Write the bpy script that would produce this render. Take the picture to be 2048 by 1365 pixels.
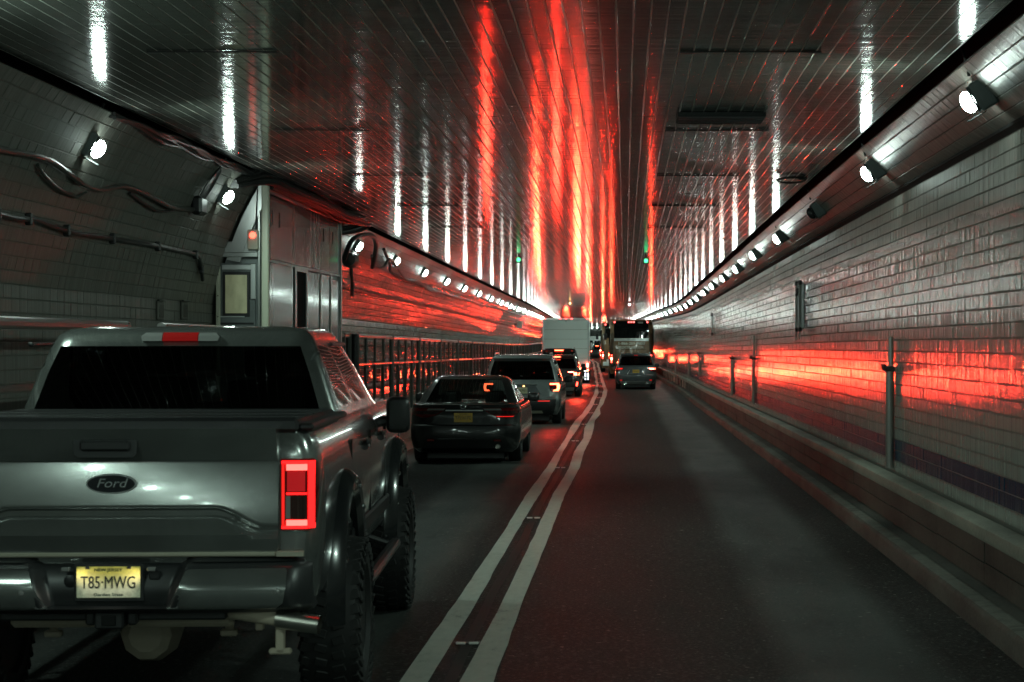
import bpy, bmesh, math, random
import numpy as np
from mathutils import Vector, Matrix
random.seed(7); RNG = np.random.default_rng(7)
for o in list(bpy.data.objects): bpy.data.objects.remove(o, do_unlink=True)
SC = bpy.context.scene
COL = SC.collection

# ------------------------------------------------------------------ camera, world, exposure
CAM_Z = 2.0
cam_d = bpy.data.cameras.new('camera'); cam = bpy.data.objects.new('camera', cam_d); COL.objects.link(cam)
cam.location = (0, 0, CAM_Z); cam.rotation_euler = (math.radians(90), 0, 0)
cam_d.sensor_width = 36.0; cam_d.lens = 4000 / 2048 * 36.0          # long lens
cam_d.shift_x = -226 / 2048; cam_d.shift_y = -6.5 / 2048
cam_d.clip_start = 0.1; cam_d.clip_end = 1000
cam_d.dof.use_dof = True; cam_d.dof.focus_distance = 34; cam_d.dof.aperture_fstop = 9.0
SC.camera = cam
world = bpy.data.worlds.new('World'); SC.world = world; world.use_nodes = True
bg = world.node_tree.nodes['Background']; bg.inputs[0].default_value = (0.02, 0.025, 0.03, 1); bg.inputs[1].default_value = 0.05
SC.view_settings.view_transform = 'Standard'; SC.view_settings.look = 'None'
SC.view_settings.exposure = 0.0; SC.view_settings.gamma = 1.0
SC.render.engine = 'CYCLES'
cy = SC.cycles
cy.use_denoising = True; cy.denoiser = 'OPENIMAGEDENOISE'
cy.use_light_tree = True
cy.max_bounces = 6; cy.diffuse_bounces = 3; cy.glossy_bounces = 4; cy.transmission_bounces = 4; cy.transparent_max_bounces = 10
cy.sample_clamp_indirect = 12.0; cy.sample_clamp_direct = 0.0
cy.caustics_reflective = True; cy.caustics_refractive = False; cy.blur_glossy = 0.3

LAMP_E = 64.0           # radiance of the tunnel lamps' lenses
LAMP_W = 30.0           # watts each lamp throws across the road
BRAKE_E = 50.0          # radiance of brake lenses
BRAKE_W = 7.0          # watts thrown straight back by each brake light
RUN_E = 12.0           # radiance of running lights

# ------------------------------------------------------------------ the line of the tunnel
def smooth(t): t = np.clip(t, 0, 1); return t*t*(3-2*t)
def CX(y):
    y = np.asarray(y, float)
    a = np.where(y > 80, np.where(y < 96, -(y-80)**2*0.0175/32, -0.0175*(y-88)), 0.0)
    return a - np.where(y > 190, (y-190)**2/1200.0, 0.0)
def ZZ(y): return -0.42*smooth((np.asarray(y, float)-5)/90.0)
def HEAD(y): return -math.atan((float(CX(y+1))-float(CX(y-1)))/2)     # turn to the left = positive about z
def P3(X, y, Z): return (X+float(CX(y)), y, Z+float(ZZ(y)))

# ------------------------------------------------------------------ materials
def mat(name, base=(.5,.5,.5), rough=.5, metal=0.0, coat=0.0, coat_rough=.03, spec=.5, emit=None, es=0.0):
    m = bpy.data.materials.new(name); m.use_nodes = True
    b = m.node_tree.nodes['Principled BSDF']
    b.inputs['Base Color'].default_value = (*base, 1); b.inputs['Roughness'].default_value = rough
    b.inputs['Metallic'].default_value = metal; b.inputs['Specular IOR Level'].default_value = spec
    b.inputs['Coat Weight'].default_value = coat; b.inputs['Coat Roughness'].default_value = coat_rough
    if emit: b.inputs['Emission Color'].default_value = (*emit, 1); b.inputs['Emission Strength'].default_value = es
    return m
def nd(m, t, **k):
    n = m.node_tree.nodes.new(t)
    for a, v in k.items():
        if a.startswith('_'): n.inputs[int(a[1:]) if a[1:].isdigit() else a[1:]].default_value = v
        else: setattr(n, a, v)
    return n
def lk(m, a, b): m.node_tree.links.new(a, b)
def bsdf(m): return m.node_tree.nodes['Principled BSDF']
def ramp(m, fac, stops):
    r = nd(m, 'ShaderNodeValToRGB'); e = r.color_ramp.elements
    while len(e) > 1: e.remove(e[-1])
    e[0].position = stops[0][0]; e[0].color = (*stops[0][1], 1)
    for p, c in stops[1:]: x = e.new(p); x.color = (*c, 1)
    lk(m, fac, r.inputs[0]); return r.outputs[0]
def mapped(m, scale, src='pos', loc=(0,0,0)):
    if src == 'pos': s = nd(m, 'ShaderNodeNewGeometry').outputs['Position']
    elif src == 'uv': s = nd(m, 'ShaderNodeTexCoord').outputs['UV']
    else: s = nd(m, 'ShaderNodeTexCoord').outputs['Object']
    mp = nd(m, 'ShaderNodeMapping'); mp.inputs['Scale'].default_value = scale; mp.inputs['Location'].default_value = loc
    lk(m, s, mp.inputs[0]); return mp.outputs[0]
def noise(m, vec, scale=1.0, detail=3.0, rough=.55):
    n = nd(m, 'ShaderNodeTexNoise'); n.inputs['Scale'].default_value = scale
    n.inputs['Detail'].default_value = detail; n.inputs['Roughness'].default_value = rough
    lk(m, vec, n.inputs['Vector']); return n.outputs['Fac']
def mixc(m, fac, a, b, mode='MIX'):
    n = nd(m, 'ShaderNodeMix', data_type='RGBA', blend_type=mode)
    for i, v in ((0, fac), (6, a), (7, b)):
        if isinstance(v, (int, float)): n.inputs[i].default_value = v
        elif isinstance(v, tuple): n.inputs[i].default_value = (*v, 1)
        else: lk(m, v, n.inputs[i])
    return n.outputs[2]
def mth(m, op, a, b=0.0, clamp=False):
    n = nd(m, 'ShaderNodeMath', operation=op, use_clamp=clamp)
    for i, v in ((0, a), (1, b)):
        if isinstance(v, (int, float)): n.inputs[i].default_value = v
        else: lk(m, v, n.inputs[i])
    return n.outputs[0]
def bump(m, h, strength=.3, dist=.01, normal=None):
    b = nd(m, 'ShaderNodeBump'); b.inputs['Strength'].default_value = strength; b.inputs['Distance'].default_value = dist
    lk(m, h, b.inputs['Height'])
    if normal is not None: lk(m, normal, b.inputs['Normal'])
    return b.outputs[0]

def tile_mat(name, base, dirt, rough, stri, stri_d, soot=None, film=None):
    """glazed tile: fine ribs across the tile (they vary along the tunnel), grime streaks, uneven gloss"""
    m = mat(name, base, rough)
    ribs = noise(m, mapped(m, (.5, 11, .5)), 1.0, 3, .55)
    wav = noise(m, mapped(m, (.5, 3.5, .5)), 1.0, 2, .5)
    fine = noise(m, mapped(m, (3, 260, 3)), 1.0, 2, .6)
    h = mth(m, 'ADD', mth(m, 'MULTIPLY', ribs, 2.2), mth(m, 'ADD', mth(m, 'MULTIPLY', wav, 2.0), mth(m, 'MULTIPLY', fine, .10)))
    nrm = bump(m, h, stri, stri_d)
    lk(m, nrm, bsdf(m).inputs['Normal'])
    st = noise(m, mapped(m, (2.5, 26, .7)), 1.0, 4, .65)
    big = noise(m, mapped(m, (.5, .35, .8)), 1.0, 4, .6)
    f = mth(m, 'MULTIPLY', ramp(m, st, [(.35, (0,0,0)), (.75, (1,1,1))]), ramp(m, big, [(.3, (.35,.35,.35)), (.7, (1,1,1))]))
    lk(m, mixc(m, f, base, dirt), bsdf(m).inputs['Base Color'])
    r = mth(m, 'ADD', mth(m, 'MULTIPLY', st, .16), rough-.06)
    if soot:                                   # soot film below the cornice dulls the glaze
        sp = nd(m, 'ShaderNodeSeparateXYZ'); lk(m, nd(m, 'ShaderNodeNewGeometry').outputs['Position'], sp.inputs[0])
        mr = nd(m, 'ShaderNodeMapRange'); mr.inputs[1].default_value = soot[0]; mr.inputs[2].default_value = soot[1]; lk(m, mth(m, 'ADD', sp.outputs[2], mth(m, 'MULTIPLY', big, .3)), mr.inputs[0])
        r = mth(m, 'ADD', r, mth(m, 'MULTIPLY', mr.outputs[0], .34))
        lk(m, mth(m, 'SUBTRACT', .5, mth(m, 'MULTIPLY', mr.outputs[0], .28)), bsdf(m).inputs['Specular IOR Level'])
    if film:                                   # stretch that has not been washed: a dull film
        sp = nd(m, 'ShaderNodeSeparateXYZ'); lk(m, nd(m, 'ShaderNodeNewGeometry').outputs['Position'], sp.inputs[0])
        mr = nd(m, 'ShaderNodeMapRange'); mr.inputs[1].default_value = film+1.5; mr.inputs[2].default_value = film-1.5; lk(m, mth(m, 'ADD', sp.outputs[1], mth(m, 'MULTIPLY', big, 3)), mr.inputs[0])
        r = mth(m, 'ADD', r, mth(m, 'MULTIPLY', mr.outputs[0], .26))
        lk(m, mth(m, 'SUBTRACT', .5, mth(m, 'MULTIPLY', mr.outputs[0], .40)), bsdf(m).inputs['Specular IOR Level'])
    lk(m, r, bsdf(m).inputs['Roughness'])
    return m
M = {}
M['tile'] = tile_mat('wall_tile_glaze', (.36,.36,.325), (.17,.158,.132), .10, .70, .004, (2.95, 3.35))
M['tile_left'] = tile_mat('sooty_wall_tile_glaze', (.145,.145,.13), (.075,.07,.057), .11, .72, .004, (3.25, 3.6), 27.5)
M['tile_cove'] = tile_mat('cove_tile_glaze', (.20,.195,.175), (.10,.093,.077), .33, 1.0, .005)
M['navy'] = tile_mat('navy_tile_glaze', (.008,.045,.09), (.006,.028,.05), .16, .6, .004)
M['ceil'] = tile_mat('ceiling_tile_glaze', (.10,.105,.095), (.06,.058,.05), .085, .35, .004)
M['grout_lit'] = mat('lit_grout', (.55,.55,.50), .55)  # light caught by the ceiling joints, put into the colour
M['grout'] = mat('grout', (.11,.105,.09), .7)
M['void'] = mat('black_gap', (.006,.006,.006), .95)
def concrete(name, c, d, rough=.75):
    m = mat(name, c, rough)
    n1 = noise(m, mapped(m, (1.3,.6,2.0)), 1, 6, .62); n2 = noise(m, mapped(m, (30,30,30)), 1, 4, .6)
    f = mth(m, 'ADD', mth(m, 'MULTIPLY', n1, .7), mth(m, 'MULTIPLY', n2, .3))
    lk(m, ramp(m, f, [(.35, d), (.62, c)]), bsdf(m).inputs['Base Color'])
    lk(m, bump(m, f, .5, .012), bsdf(m).inputs['Normal']); return m
M['conc'] = concrete('dirty_concrete', (.24,.235,.20), (.07,.067,.057))
M['conc_slab'] = concrete('worn_concrete', (.36,.35,.29), (.16,.155,.13), .6)
def kerbmat():
    m = concrete('streaked_kerb_concrete', (.19,.187,.16), (.07,.068,.057))
    st = noise(m, mapped(m, (1.5, 5, 1.5)), 1, 5, .75); old = bsdf(m).inputs['Base Color'].links[0].from_socket
    lk(m, mixc(m, ramp(m, st, [(.50,(0,0,0)), (.68,(.8,.8,.8))]), old, (.03,.03,.026)), bsdf(m).inputs['Base Color']); return m
M['kerb'] = kerbmat()
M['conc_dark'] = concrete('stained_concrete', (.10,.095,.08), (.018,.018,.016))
def asphalt():
    m = mat('asphalt', (.03,.03,.03), .6, spec=.22)
    uv = mapped(m, (1,1,1), 'uv')
    sep = nd(m, 'ShaderNodeSeparateXYZ'); lk(m, uv, sep.inputs[0]); u = sep.outputs[0]
    # polished wheel paths, with the lit bands along them put into the colour
    lit_tracks = None
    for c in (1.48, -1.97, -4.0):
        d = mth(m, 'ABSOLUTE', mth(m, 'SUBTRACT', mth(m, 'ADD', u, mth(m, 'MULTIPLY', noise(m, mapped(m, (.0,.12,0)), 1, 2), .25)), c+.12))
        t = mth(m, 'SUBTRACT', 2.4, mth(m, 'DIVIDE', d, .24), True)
        lit_tracks = t if lit_tracks is None else mth(m, 'MAXIMUM', lit_tracks, t)
    lit_tracks = mth(m, 'MULTIPLY', lit_tracks, ramp(m, noise(m, mapped(m, (1.2,.35,1)), 1, 4), [(.3,(.45,.45,.45)), (.7,(1,1,1))]))
    g = noise(m, mapped(m, (90,90,90)), 1, 5, .7); big = noise(m, mapped(m, (.8,.3,1)), 1, 5, .6)
    sp = noise(m, mapped(m, (240,240,240)), 1, 2, .5)
    c = ramp(m, mth(m, 'ADD', mth(m, 'MULTIPLY', big, .5), mth(m, 'MULTIPLY', g, .5)), [(.3, (.006,.0062,.006)), (.55, (.012,.0128,.0122)), (.8, (.036,.036,.034))])
    c = mixc(m, ramp(m, sp, [(.66,(0,0,0)), (.74,(.9,.9,.9))]), c, (.11,.105,.09))
    c = mixc(m, mth(m, 'MULTIPLY', lit_tracks, .85), c, (.075,.084,.078))
    chip = noise(m, mapped(m, (34,34,34)), 1, 3, .65)
    c = mixc(m, ramp(m, chip, [(.52,(0,0,0)), (.66,(.9,.9,.9))]), c, (.10,.103,.098))
    spk = noise(m, mapped(m, (21,21,21), loc=(5,1,2)), 1, 1, .4)
    c = mixc(m, ramp(m, spk, [(.72,(0,0,0)), (.76,(.9,.9,.9))]), c, (.26,.26,.24))
    oil = noise(m, mapped(m, (2.2,.9,1), loc=(3,9,0)), 1, 4, .6)
    c = mixc(m, ramp(m, oil, [(.60,(0,0,0)), (.72,(.65,.65,.65))]), c, (.008,.008,.0085))
    lk(m, c, bsdf(m).inputs['Base Color'])
    lk(m, mth(m, 'SUBTRACT', .62, mth(m, 'MULTIPLY', lit_tracks, .16)), bsdf(m).inputs['Roughness'])
    lk(m, bump(m, mth(m, 'ADD', g, mth(m, 'MULTIPLY', sp, .6)), .7, .008), bsdf(m).inputs['Normal'])
    return m
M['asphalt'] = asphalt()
def roadpaint():
    m = mat('white_road_paint', (.5,.48,.42), .6)
    n = noise(m, mapped(m, (14,5,1)), 1, 6, .7); b = noise(m, mapped(m, (1.5,.5,1)), 1, 3)
    f = mth(m, 'ADD', mth(m, 'MULTIPLY', n, .6), mth(m, 'MULTIPLY', b, .4))
    lk(m, ramp(m, f, [(.3, (.10,.10,.09)), (.42, (.42,.415,.37)), (.7, (.56,.55,.49))]), bsdf(m).inputs['Base Color'])
    lk(m, bump(m, noise(m, mapped(m, (80,80,80)), 1, 4), .5, .005), bsdf(m).inputs['Normal']); return m
M['paint'] = roadpaint()
M['tar'] = mat('tar_seam', (.011,.011,.010), .58)
M['steel'] = mat('galvanised_steel', (.42,.43,.42), .32, 1.0)
M['rail'] = mat('rail_steel', (.44,.44,.42), .3, .85)
M['post'] = mat('dark_post_steel', (.06,.065,.06), .45, .5)
M['chrome'] = mat('chrome', (.75,.76,.78), .10, 1.0)
M['black'] = mat('black_plastic', (.012,.012,.013), .42)
M['housing'] = mat('lamp_housing_dark', (.085,.10,.10), .55)
M['pipe'] = mat('glossy_grey_pipe', (.34,.32,.30), .28, .7)
M['rubber'] = mat('tyre_rubber', (.013,.013,.013), .62)
M['cable'] = mat('cable_sheath', (.022,.022,.022), .45)
M['conduit'] = mat('dusty_conduit', (.05,.05,.045), .42)
M['lens'] = mat('lamp_lens', (.8,.8,.8), .2, emit=(.80,1.0,.91), es=LAMP_E)
M['lens_off'] = mat('lamp_lens_unlit', (.02,.02,.02), .15)
RED = (1.0, .03, .018)
def red(name, e, col=RED): return mat(name, (.25,.01,.008), .15, emit=col, es=e)
M['brake'] = red('brake_light_lit', BRAKE_E, (1.0,.05,.025))
M['brake2'] = red('high_brake_lit', 24, (1.0,.06,.025))
M['run'] = red('running_light_lit', RUN_E, (1.0,.05,.03))
M['run_hot'] = red('running_light_bar', 26, (1.0,.13,.08))
M['run_dim'] = red('running_light_dim', .9, (1.0,.02,.015))
M['marker'] = red('marker_light_lit', 9, (1.0,.09,.08))
M['expl'] = red('orange_running_light', 16, (1.0,.11,.04))
M['pk_run'] = red('led_ring_lit', 3.2, (1.0,.010,.010))
M['pk_hot'] = red('led_bar_lit', 9, (1.0,.045,.036))
M['run_block'] = red('running_light_block', .30, (1.0,.02,.03))
M['roof_red'] = red('roof_brake_lens', .07, (1.0,.02,.03))
M['redlens'] = mat('red_lens', (.10,.004,.004), .08, coat=.6)
M['darklens'] = mat('smoked_lens', (.03,.012,.010), .06, coat=.5)
M['clearlens'] = mat('clear_lens', (.20,.20,.195), .08, coat=.8)
M['green'] = mat('green_signal', (.02,.2,.05), .3, emit=(.08,1.0,.35), es=2.6)
M['amber'] = mat('amber_signal', (.2,.12,.02), .3, emit=(1.0,.55,.18), es=9)
M['white_led'] = mat('white_indicator', (.5,.5,.5), .3, emit=(1.0,.97,.9), es=14)
M['redlamp'] = mat('red_indicator', (.3,.02,.02), .3, emit=(1.0,.07,.04), es=6)
M['boothglow'] = mat('lit_booth_interior', (.3,.3,.2), .25, emit=(.72,.80,.42), es=.11)
_b = M['boothglow']; _n = noise(_b, mapped(_b, (9,9,5)), 1, 5, .7)
lk(_b, ramp(_b, _n, [(.32,(.20,.20,.10)), (.6,(.75,.80,.45)), (.75,(1.0,.98,.7))]), bsdf(_b).inputs['Emission Color'])
def carpaint(name, base, metal=.0, rough=.35, flake=False):
    m = mat(name, base, rough, metal, 1.0, .035)
    n = noise(m, mapped(m, (3,3,5), 'obj'), 1, 5, .6)
    lk(m, ramp(m, n, [(.3, tuple(c*.72 for c in base)), (.65, base)]), bsdf(m).inputs['Base Color'])
    d = noise(m, mapped(m, (7,7,9), 'obj'), 1, 4, .7)
    lk(m, mth(m, 'ADD', mth(m, 'MULTIPLY', d, .12), .0), bsdf(m).inputs['Coat Roughness'])
    return m
M['silver'] = carpaint('silver_grey_paint', (.32,.335,.325), .8, .18)
M['blackpaint'] = carpaint('black_paint', (.004,.0045,.005), .0, .4)
M['greypaint'] = carpaint('grey_paint', (.16,.175,.175), .5, .4)
M['darkgrey'] = carpaint('dark_grey_paint', (.075,.085,.09), .5, .4)
M['darkred'] = carpaint('near_black_paint', (.02,.018,.018), .1, .4)
M['tan'] = carpaint('tan_coach_paint', (.30,.165,.08), .2, .4)
M['tan_dark'] = carpaint('brown_coach_paint', (.11,.058,.028), .2, .4)
M['whitebox'] = mat('white_box_panel', (.86,.9,.87), .4)
M['whitepaint'] = carpaint('white_van_paint', (.7,.7,.68), .0, .4)
M['alu'] = mat('aluminium_trim', (.55,.56,.56), .35, .8)
M['rust'] = mat('muddy_steel', (.48,.42,.33), .6, .1)
M['exh'] = mat('exhaust_tip', (.55,.53,.48), .28, 1.0)
M['gunk'] = mat('worn_trim', (.30,.28,.22), .5)
M['gunkdark'] = mat('dark_trim', (.022,.023,.024), .38)
M['flare'] = mat('gloss_black_trim', (.012,.013,.014), .2, coat=.5)
M['rim'] = mat('dark_wheel', (.05,.05,.05), .35, .7)
M['seat'] = mat('cabin_fabric', (.02,.02,.02), .8)
M['ink'] = mat('black_ink', (.01,.01,.01), .6)
M['letter'] = mat('cream_lettering', (.92,.9,.8), .5)
M['emblem'] = mat('emblem_black', (.012,.014,.018), .15, coat=1)
M['emblem_edge'] = mat('emblem_silver', (.6,.62,.62), .25, 1.0)
M['reflect'] = mat('white_reflector', (.8,.78,.74), .35)
M['strip_glow'] = mat('glowing_white_strip', (.85,.85,.88), .4, emit=(.85,.85,1.0), es=3.0)  # bumper legs and reflector strips: their lit look put in as glow
M['brick_led'] = concrete('ledge_block', (.085,.078,.064), (.022,.021,.018))
def plate_mat(name, top, bottom, z0, z1):
    m = mat(name, top, .4)
    s = nd(m, 'ShaderNodeSeparateXYZ'); lk(m, nd(m, 'ShaderNodeTexCoord').outputs['Generated'], s.inputs[0])
    c = ramp(m, s.outputs[2], [(.0, bottom), (z0, bottom), (z1, top), (1, top)])
    n = noise(m, mapped(m, (40,40,40), 'obj'), 1, 4)
    lk(m, mixc(m, ramp(m, n, [(.35,(.35,.35,.35)), (.6,(0,0,0))]), c, (.25,.22,.15)), bsdf(m).inputs['Base Color']); return m
M['plate_nj'] = plate_mat('plate_pale_yellow', (.85,.70,.14), (.86,.83,.62), .25, .8)
M['plate_ny'] = plate_mat('plate_orange_yellow', (.62,.36,.02), (.62,.36,.02), .3, .6)
M['plate_ca'] = plate_mat('plate_cream', (.5,.47,.3), (.5,.47,.3), .3, .6)
def glass(name, tint, rough=0.0, f0=1.5):
    m = bpy.data.materials.new(name); m.use_nodes = True; nt = m.node_tree; nt.nodes.clear()
    o = nt.nodes.new('ShaderNodeOutputMaterial'); mx = nt.nodes.new('ShaderNodeMixShader')
    t = nt.nodes.new('ShaderNodeBsdfTransparent'); t.inputs[0].default_value = (*tint, 1)
    g = nt.nodes.new('ShaderNodeBsdfGlossy'); g.inputs['Roughness'].default_value = rough; g.inputs[0].default_value = (.9,.93,.92,1)
    fr = nt.nodes.new('ShaderNodeFresnel'); ge = nt.nodes.new('ShaderNodeNewGeometry'); ma = nt.nodes.new('ShaderNodeMath'); ma.operation = 'MULTIPLY_ADD'
    ma.inputs[1].default_value = 1/f0-f0; ma.inputs[2].default_value = f0; nt.links.new(ge.outputs['Backfacing'], ma.inputs[0]); nt.links.new(ma.outputs[0], fr.inputs[0])
    nt.links.new(fr.outputs[0], mx.inputs[0]); nt.links.new(t.outputs[0], mx.inputs[1]); nt.links.new(g.outputs[0], mx.inputs[2])
    nt.links.new(mx.outputs[0], o.inputs[0]); return m
M['tint'] = glass('tinted_glass', (.05,.055,.055), .01)
M['glass'] = glass('car_glass', (.42,.45,.43), .01)
def panel_metal():
    m = mat('scuffed_metal_panel', (.2,.19,.18), .2, .25)
    w = noise(m, mapped(m, (1,3.2,.5), 'pos'), 1, 5, .7)
    wv = nd(m, 'ShaderNodeTexWave', wave_type='BANDS', bands_direction='Y'); wv.inputs['Scale'].default_value = 1.3
    wv.inputs['Distortion'].default_value = 7; wv.inputs['Detail'].default_value = 3; wv.inputs['Detail Scale'].default_value = .7
    lk(m, mapped(m, (1,1,.16), 'pos'), wv.inputs['Vector'])
    s = ramp(m, wv.outputs['Fac'], [(.955,(0,0,0)), (.99,(1,1,1))])
    s = mth(m, 'MULTIPLY', s, ramp(m, noise(m, mapped(m, (.5,.7,.6)), 1, 3), [(.42,(0,0,0)), (.6,(1,1,1))]))
    lk(m, mixc(m, mth(m, 'MULTIPLY', s, .6), ramp(m, w, [(.3,(.13,.12,.112)), (.7,(.22,.21,.20))]), (.5,.5,.47)), bsdf(m).inputs['Base Color'])
    lk(m, mth(m, 'ADD', mth(m, 'MULTIPLY', w, .12), mth(m, 'ADD', .03, mth(m, 'MULTIPLY', s, .3))), bsdf(m).inputs['Roughness'])
    return m
M['panel'] = panel_metal()
M['cream'] = mat('cream_frame_paint', (.42,.42,.33), .45)

# ------------------------------------------------------------------ mesh helpers
def setp(o, label=None, cat=None, group=None, kind=None):
    if label: o['label'] = label
    if cat: o['category'] = cat
    if group: o['group'] = group
    if kind: o['kind'] = kind
    return o
def link(name, me, parent=None):
    o = bpy.data.objects.new(name, me); COL.objects.link(o)
    if parent is not None: o.parent = parent
    return o
def thing(name, label, cat, loc=(0,0,0), rz=0.0, group=None):
    o = bpy.data.objects.new(name, None); COL.objects.link(o); o.empty_display_size = .2
    o.location = loc; o.rotation_euler = (0,0,rz)
    return setp(o, label, cat, group)
def mesh(name, V, F, m, parent=None, ang=35, smooth_=True, uv=None):
    me = bpy.data.meshes.new(name); me.from_pydata([tuple(map(float, v)) for v in V], [], F); me.validate(); me.update()
    ms = m if isinstance(m, (list, tuple)) else [m]
    for x in ms: me.materials.append(M[x])
    if smooth_:
        me.shade_smooth(); me.set_sharp_from_angle(angle=math.radians(ang))
    return link(name, me, parent)
class MB:
    """collects boxes, tubes and lathes; make() links them as one mesh"""
    def __init__(s): s.v = []; s.f = []
    def add(s, V, F):
        k = len(s.v); s.v += [tuple(map(float, v)) for v in V]; s.f += [tuple(i+k for i in f) for f in F]; return s
    def box(s, c, d, b=0.0, R=None):
        bm = bmesh.new(); bmesh.ops.create_cube(bm, size=1)
        bmesh.ops.scale(bm, vec=d, verts=bm.verts)
        if b > 0: bmesh.ops.bevel(bm, geom=bm.edges[:], offset=min(b, min(d)*.48), segments=(1 if b <= .03 else 3), affect='EDGES', profile=.6)
        if R is not None: bmesh.ops.transform(bm, matrix=R.to_4x4(), verts=bm.verts)
        bmesh.ops.translate(bm, vec=c, verts=bm.verts); bm.verts.index_update()
        s.add([v.co for v in bm.verts], [tuple(v.index for v in f.verts) for f in bm.faces]); bm.free(); return s
    def tube(s, pts, r, n=8, cap=True):
        pts = [Vector(p) for p in pts]; V = []; F = []; up = None
        rr = r if isinstance(r, (list, tuple)) else [r]*len(pts)
        for i, p in enumerate(pts):
            t = (pts[min(i+1, len(pts)-1)]-pts[max(i-1, 0)]).normalized()
            if up is None: up = t.orthogonal().normalized()
            else:
                up = up - t*up.dot(t); up = up.normalized() if up.length > 1e-6 else t.orthogonal().normalized()
            w = t.cross(up)
            for k in range(n):
                a = 2*math.pi*k/n; V.append(p+(up*math.cos(a)+w*math.sin(a))*rr[i])
        for i in range(len(pts)-1):
            for k in range(n): F.append((i*n+k, i*n+(k+1)%n, (i+1)*n+(k+1)%n, (i+1)*n+k))
        if cap: F.append(tuple(range(n))[::-1]); F.append(tuple((len(pts)-1)*n+k for k in range(n)))
        return s.add(V, F)
    def lathe(s, prof, c=(0,0,0), axis='x', n=24):
        """prof: (radius, offset along the axis)"""
        V = []; F = []
        for r, a in prof:
            for k in range(n):
                t = 2*math.pi*k/n; u, w = r*math.cos(t), r*math.sin(t)
                V.append({'x': (a, u, w), 'y': (u, a, w), 'z': (u, w, a)}[axis])
        for i in range(len(prof)-1):
            for k in range(n): F.append((i*n+k, i*n+(k+1)%n, (i+1)*n+(k+1)%n, (i+1)*n+k))
        F.append(tuple(range(n))[::-1]); F.append(tuple((len(prof)-1)*n+k for k in range(n)))
        return s.add([(v[0]+c[0], v[1]+c[1], v[2]+c[2]) for v in V], F)
    def prism(s, poly, ax, a0, a1):
        """poly in the plane across axis ax, extruded from a0 to a1"""
        def pt(p, a): return {'x': (a, p[0], p[1]), 'y': (p[0], a, p[1]), 'z': (p[0], p[1], a)}[ax]
        n = len(poly); V = [pt(p, a0) for p in poly]+[pt(p, a1) for p in poly]
        F = [tuple(range(n)), tuple(range(n, 2*n))[::-1]]+[(i, i+n, (i+1)%n+n, (i+1)%n) for i in range(n)]
        return s.add(V, F)
    def make(s, name, m, parent=None, ang=35, fix=True):
        o = mesh(name, s.v, s.f, m, parent, ang)
        if fix:
            bm = bmesh.new(); bm.from_mesh(o.data); bmesh.ops.recalc_face_normals(bm, faces=bm.faces); bm.to_mesh(o.data); bm.free()
            o.data.set_sharp_from_angle(angle=math.radians(ang))
        return o
def dup_tree(src, parent=None):
    c = src.copy(); COL.objects.link(c); c.parent = parent
    for ch in list(src.children): dup_tree(ch, c)
    return c
def text(name, s, size, m, parent, loc, ex=.002, shear=0.0, width=None, rot=(math.pi/2,0,0), bold=0.0):
    cu = bpy.data.curves.new('lettering_curve', 'FONT'); cu.body = s; cu.size = size; cu.extrude = ex; cu.align_x = 'CENTER'; cu.align_y = 'CENTER'
    cu.shear = shear; cu.resolution_u = 3; cu.offset = bold
    t = bpy.data.objects.new('lettering_tmp', cu); COL.objects.link(t)
    bpy.context.view_layer.update()
    me = bpy.data.meshes.new_from_object(t.evaluated_get(bpy.context.evaluated_depsgraph_get()))
    bpy.data.objects.remove(t, do_unlink=True); bpy.data.curves.remove(cu)
    me.materials.clear(); me.materials.append(M[m])
    if width:
        xs = [v.co.x for v in me.vertices]; k = width/(max(xs)-min(xs))
        for v in me.vertices: v.co.x *= k
    o = link(name, me, parent); o.location = loc; o.rotation_euler = rot; return o
def patch(F, rows, nx=6, d=.01, back=.012):
    """a raised piece on a rear surface y = F(x, z): rows are (z, x left, x right); d proud, with a skirt going back"""
    V = []; Fc = []; nz = len(rows)
    for z, a, b in rows:
        for i in range(nx+1):
            x = a+(b-a)*i/nx; V.append((x, F(x, z)-d, z))
    W = nx+1
    for j in range(nz-1):
        for i in range(nx): Fc.append((j*W+i, j*W+i+1, (j+1)*W+i+1, (j+1)*W+i))
    ring = [i for i in range(W)]+[j*W+nx for j in range(1, nz)]+[(nz-1)*W+i for i in range(nx-1, -1, -1)]+[j*W for j in range(nz-2, 0, -1)]
    k = len(V)
    for r in ring: x, y, z = V[r]; V.append((x, F(x, z)+back, z))
    n = len(ring)
    for i in range(n): Fc.append((ring[(i+1)%n], ring[i], k+i, k+(i+1)%n))
    return V, Fc
def back_light(t, x, y, z, w, h, watts, col, spread=36):
    ld = bpy.data.lights.new('tail_beam', 'AREA'); ld.shape = 'RECTANGLE'; ld.size = w; ld.size_y = h; ld.energy = watts; ld.color = col; ld.spread = math.radians(spread)
    o = bpy.data.objects.new('tail_beam', ld); COL.objects.link(o); o.parent = t; o.location = (x, y, z); o.rotation_euler = (-math.pi/2, 0, 0); return o
BRAKE_C = (1.0, .036, .014)
def refine(rows, n):
    out = []
    for a, b in zip(rows[:-1], rows[1:]):
        for k in range(n): t = k/n; out.append(tuple(a[i]+(b[i]-a[i])*t for i in range(3)))
    return out+[rows[-1]]

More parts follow.
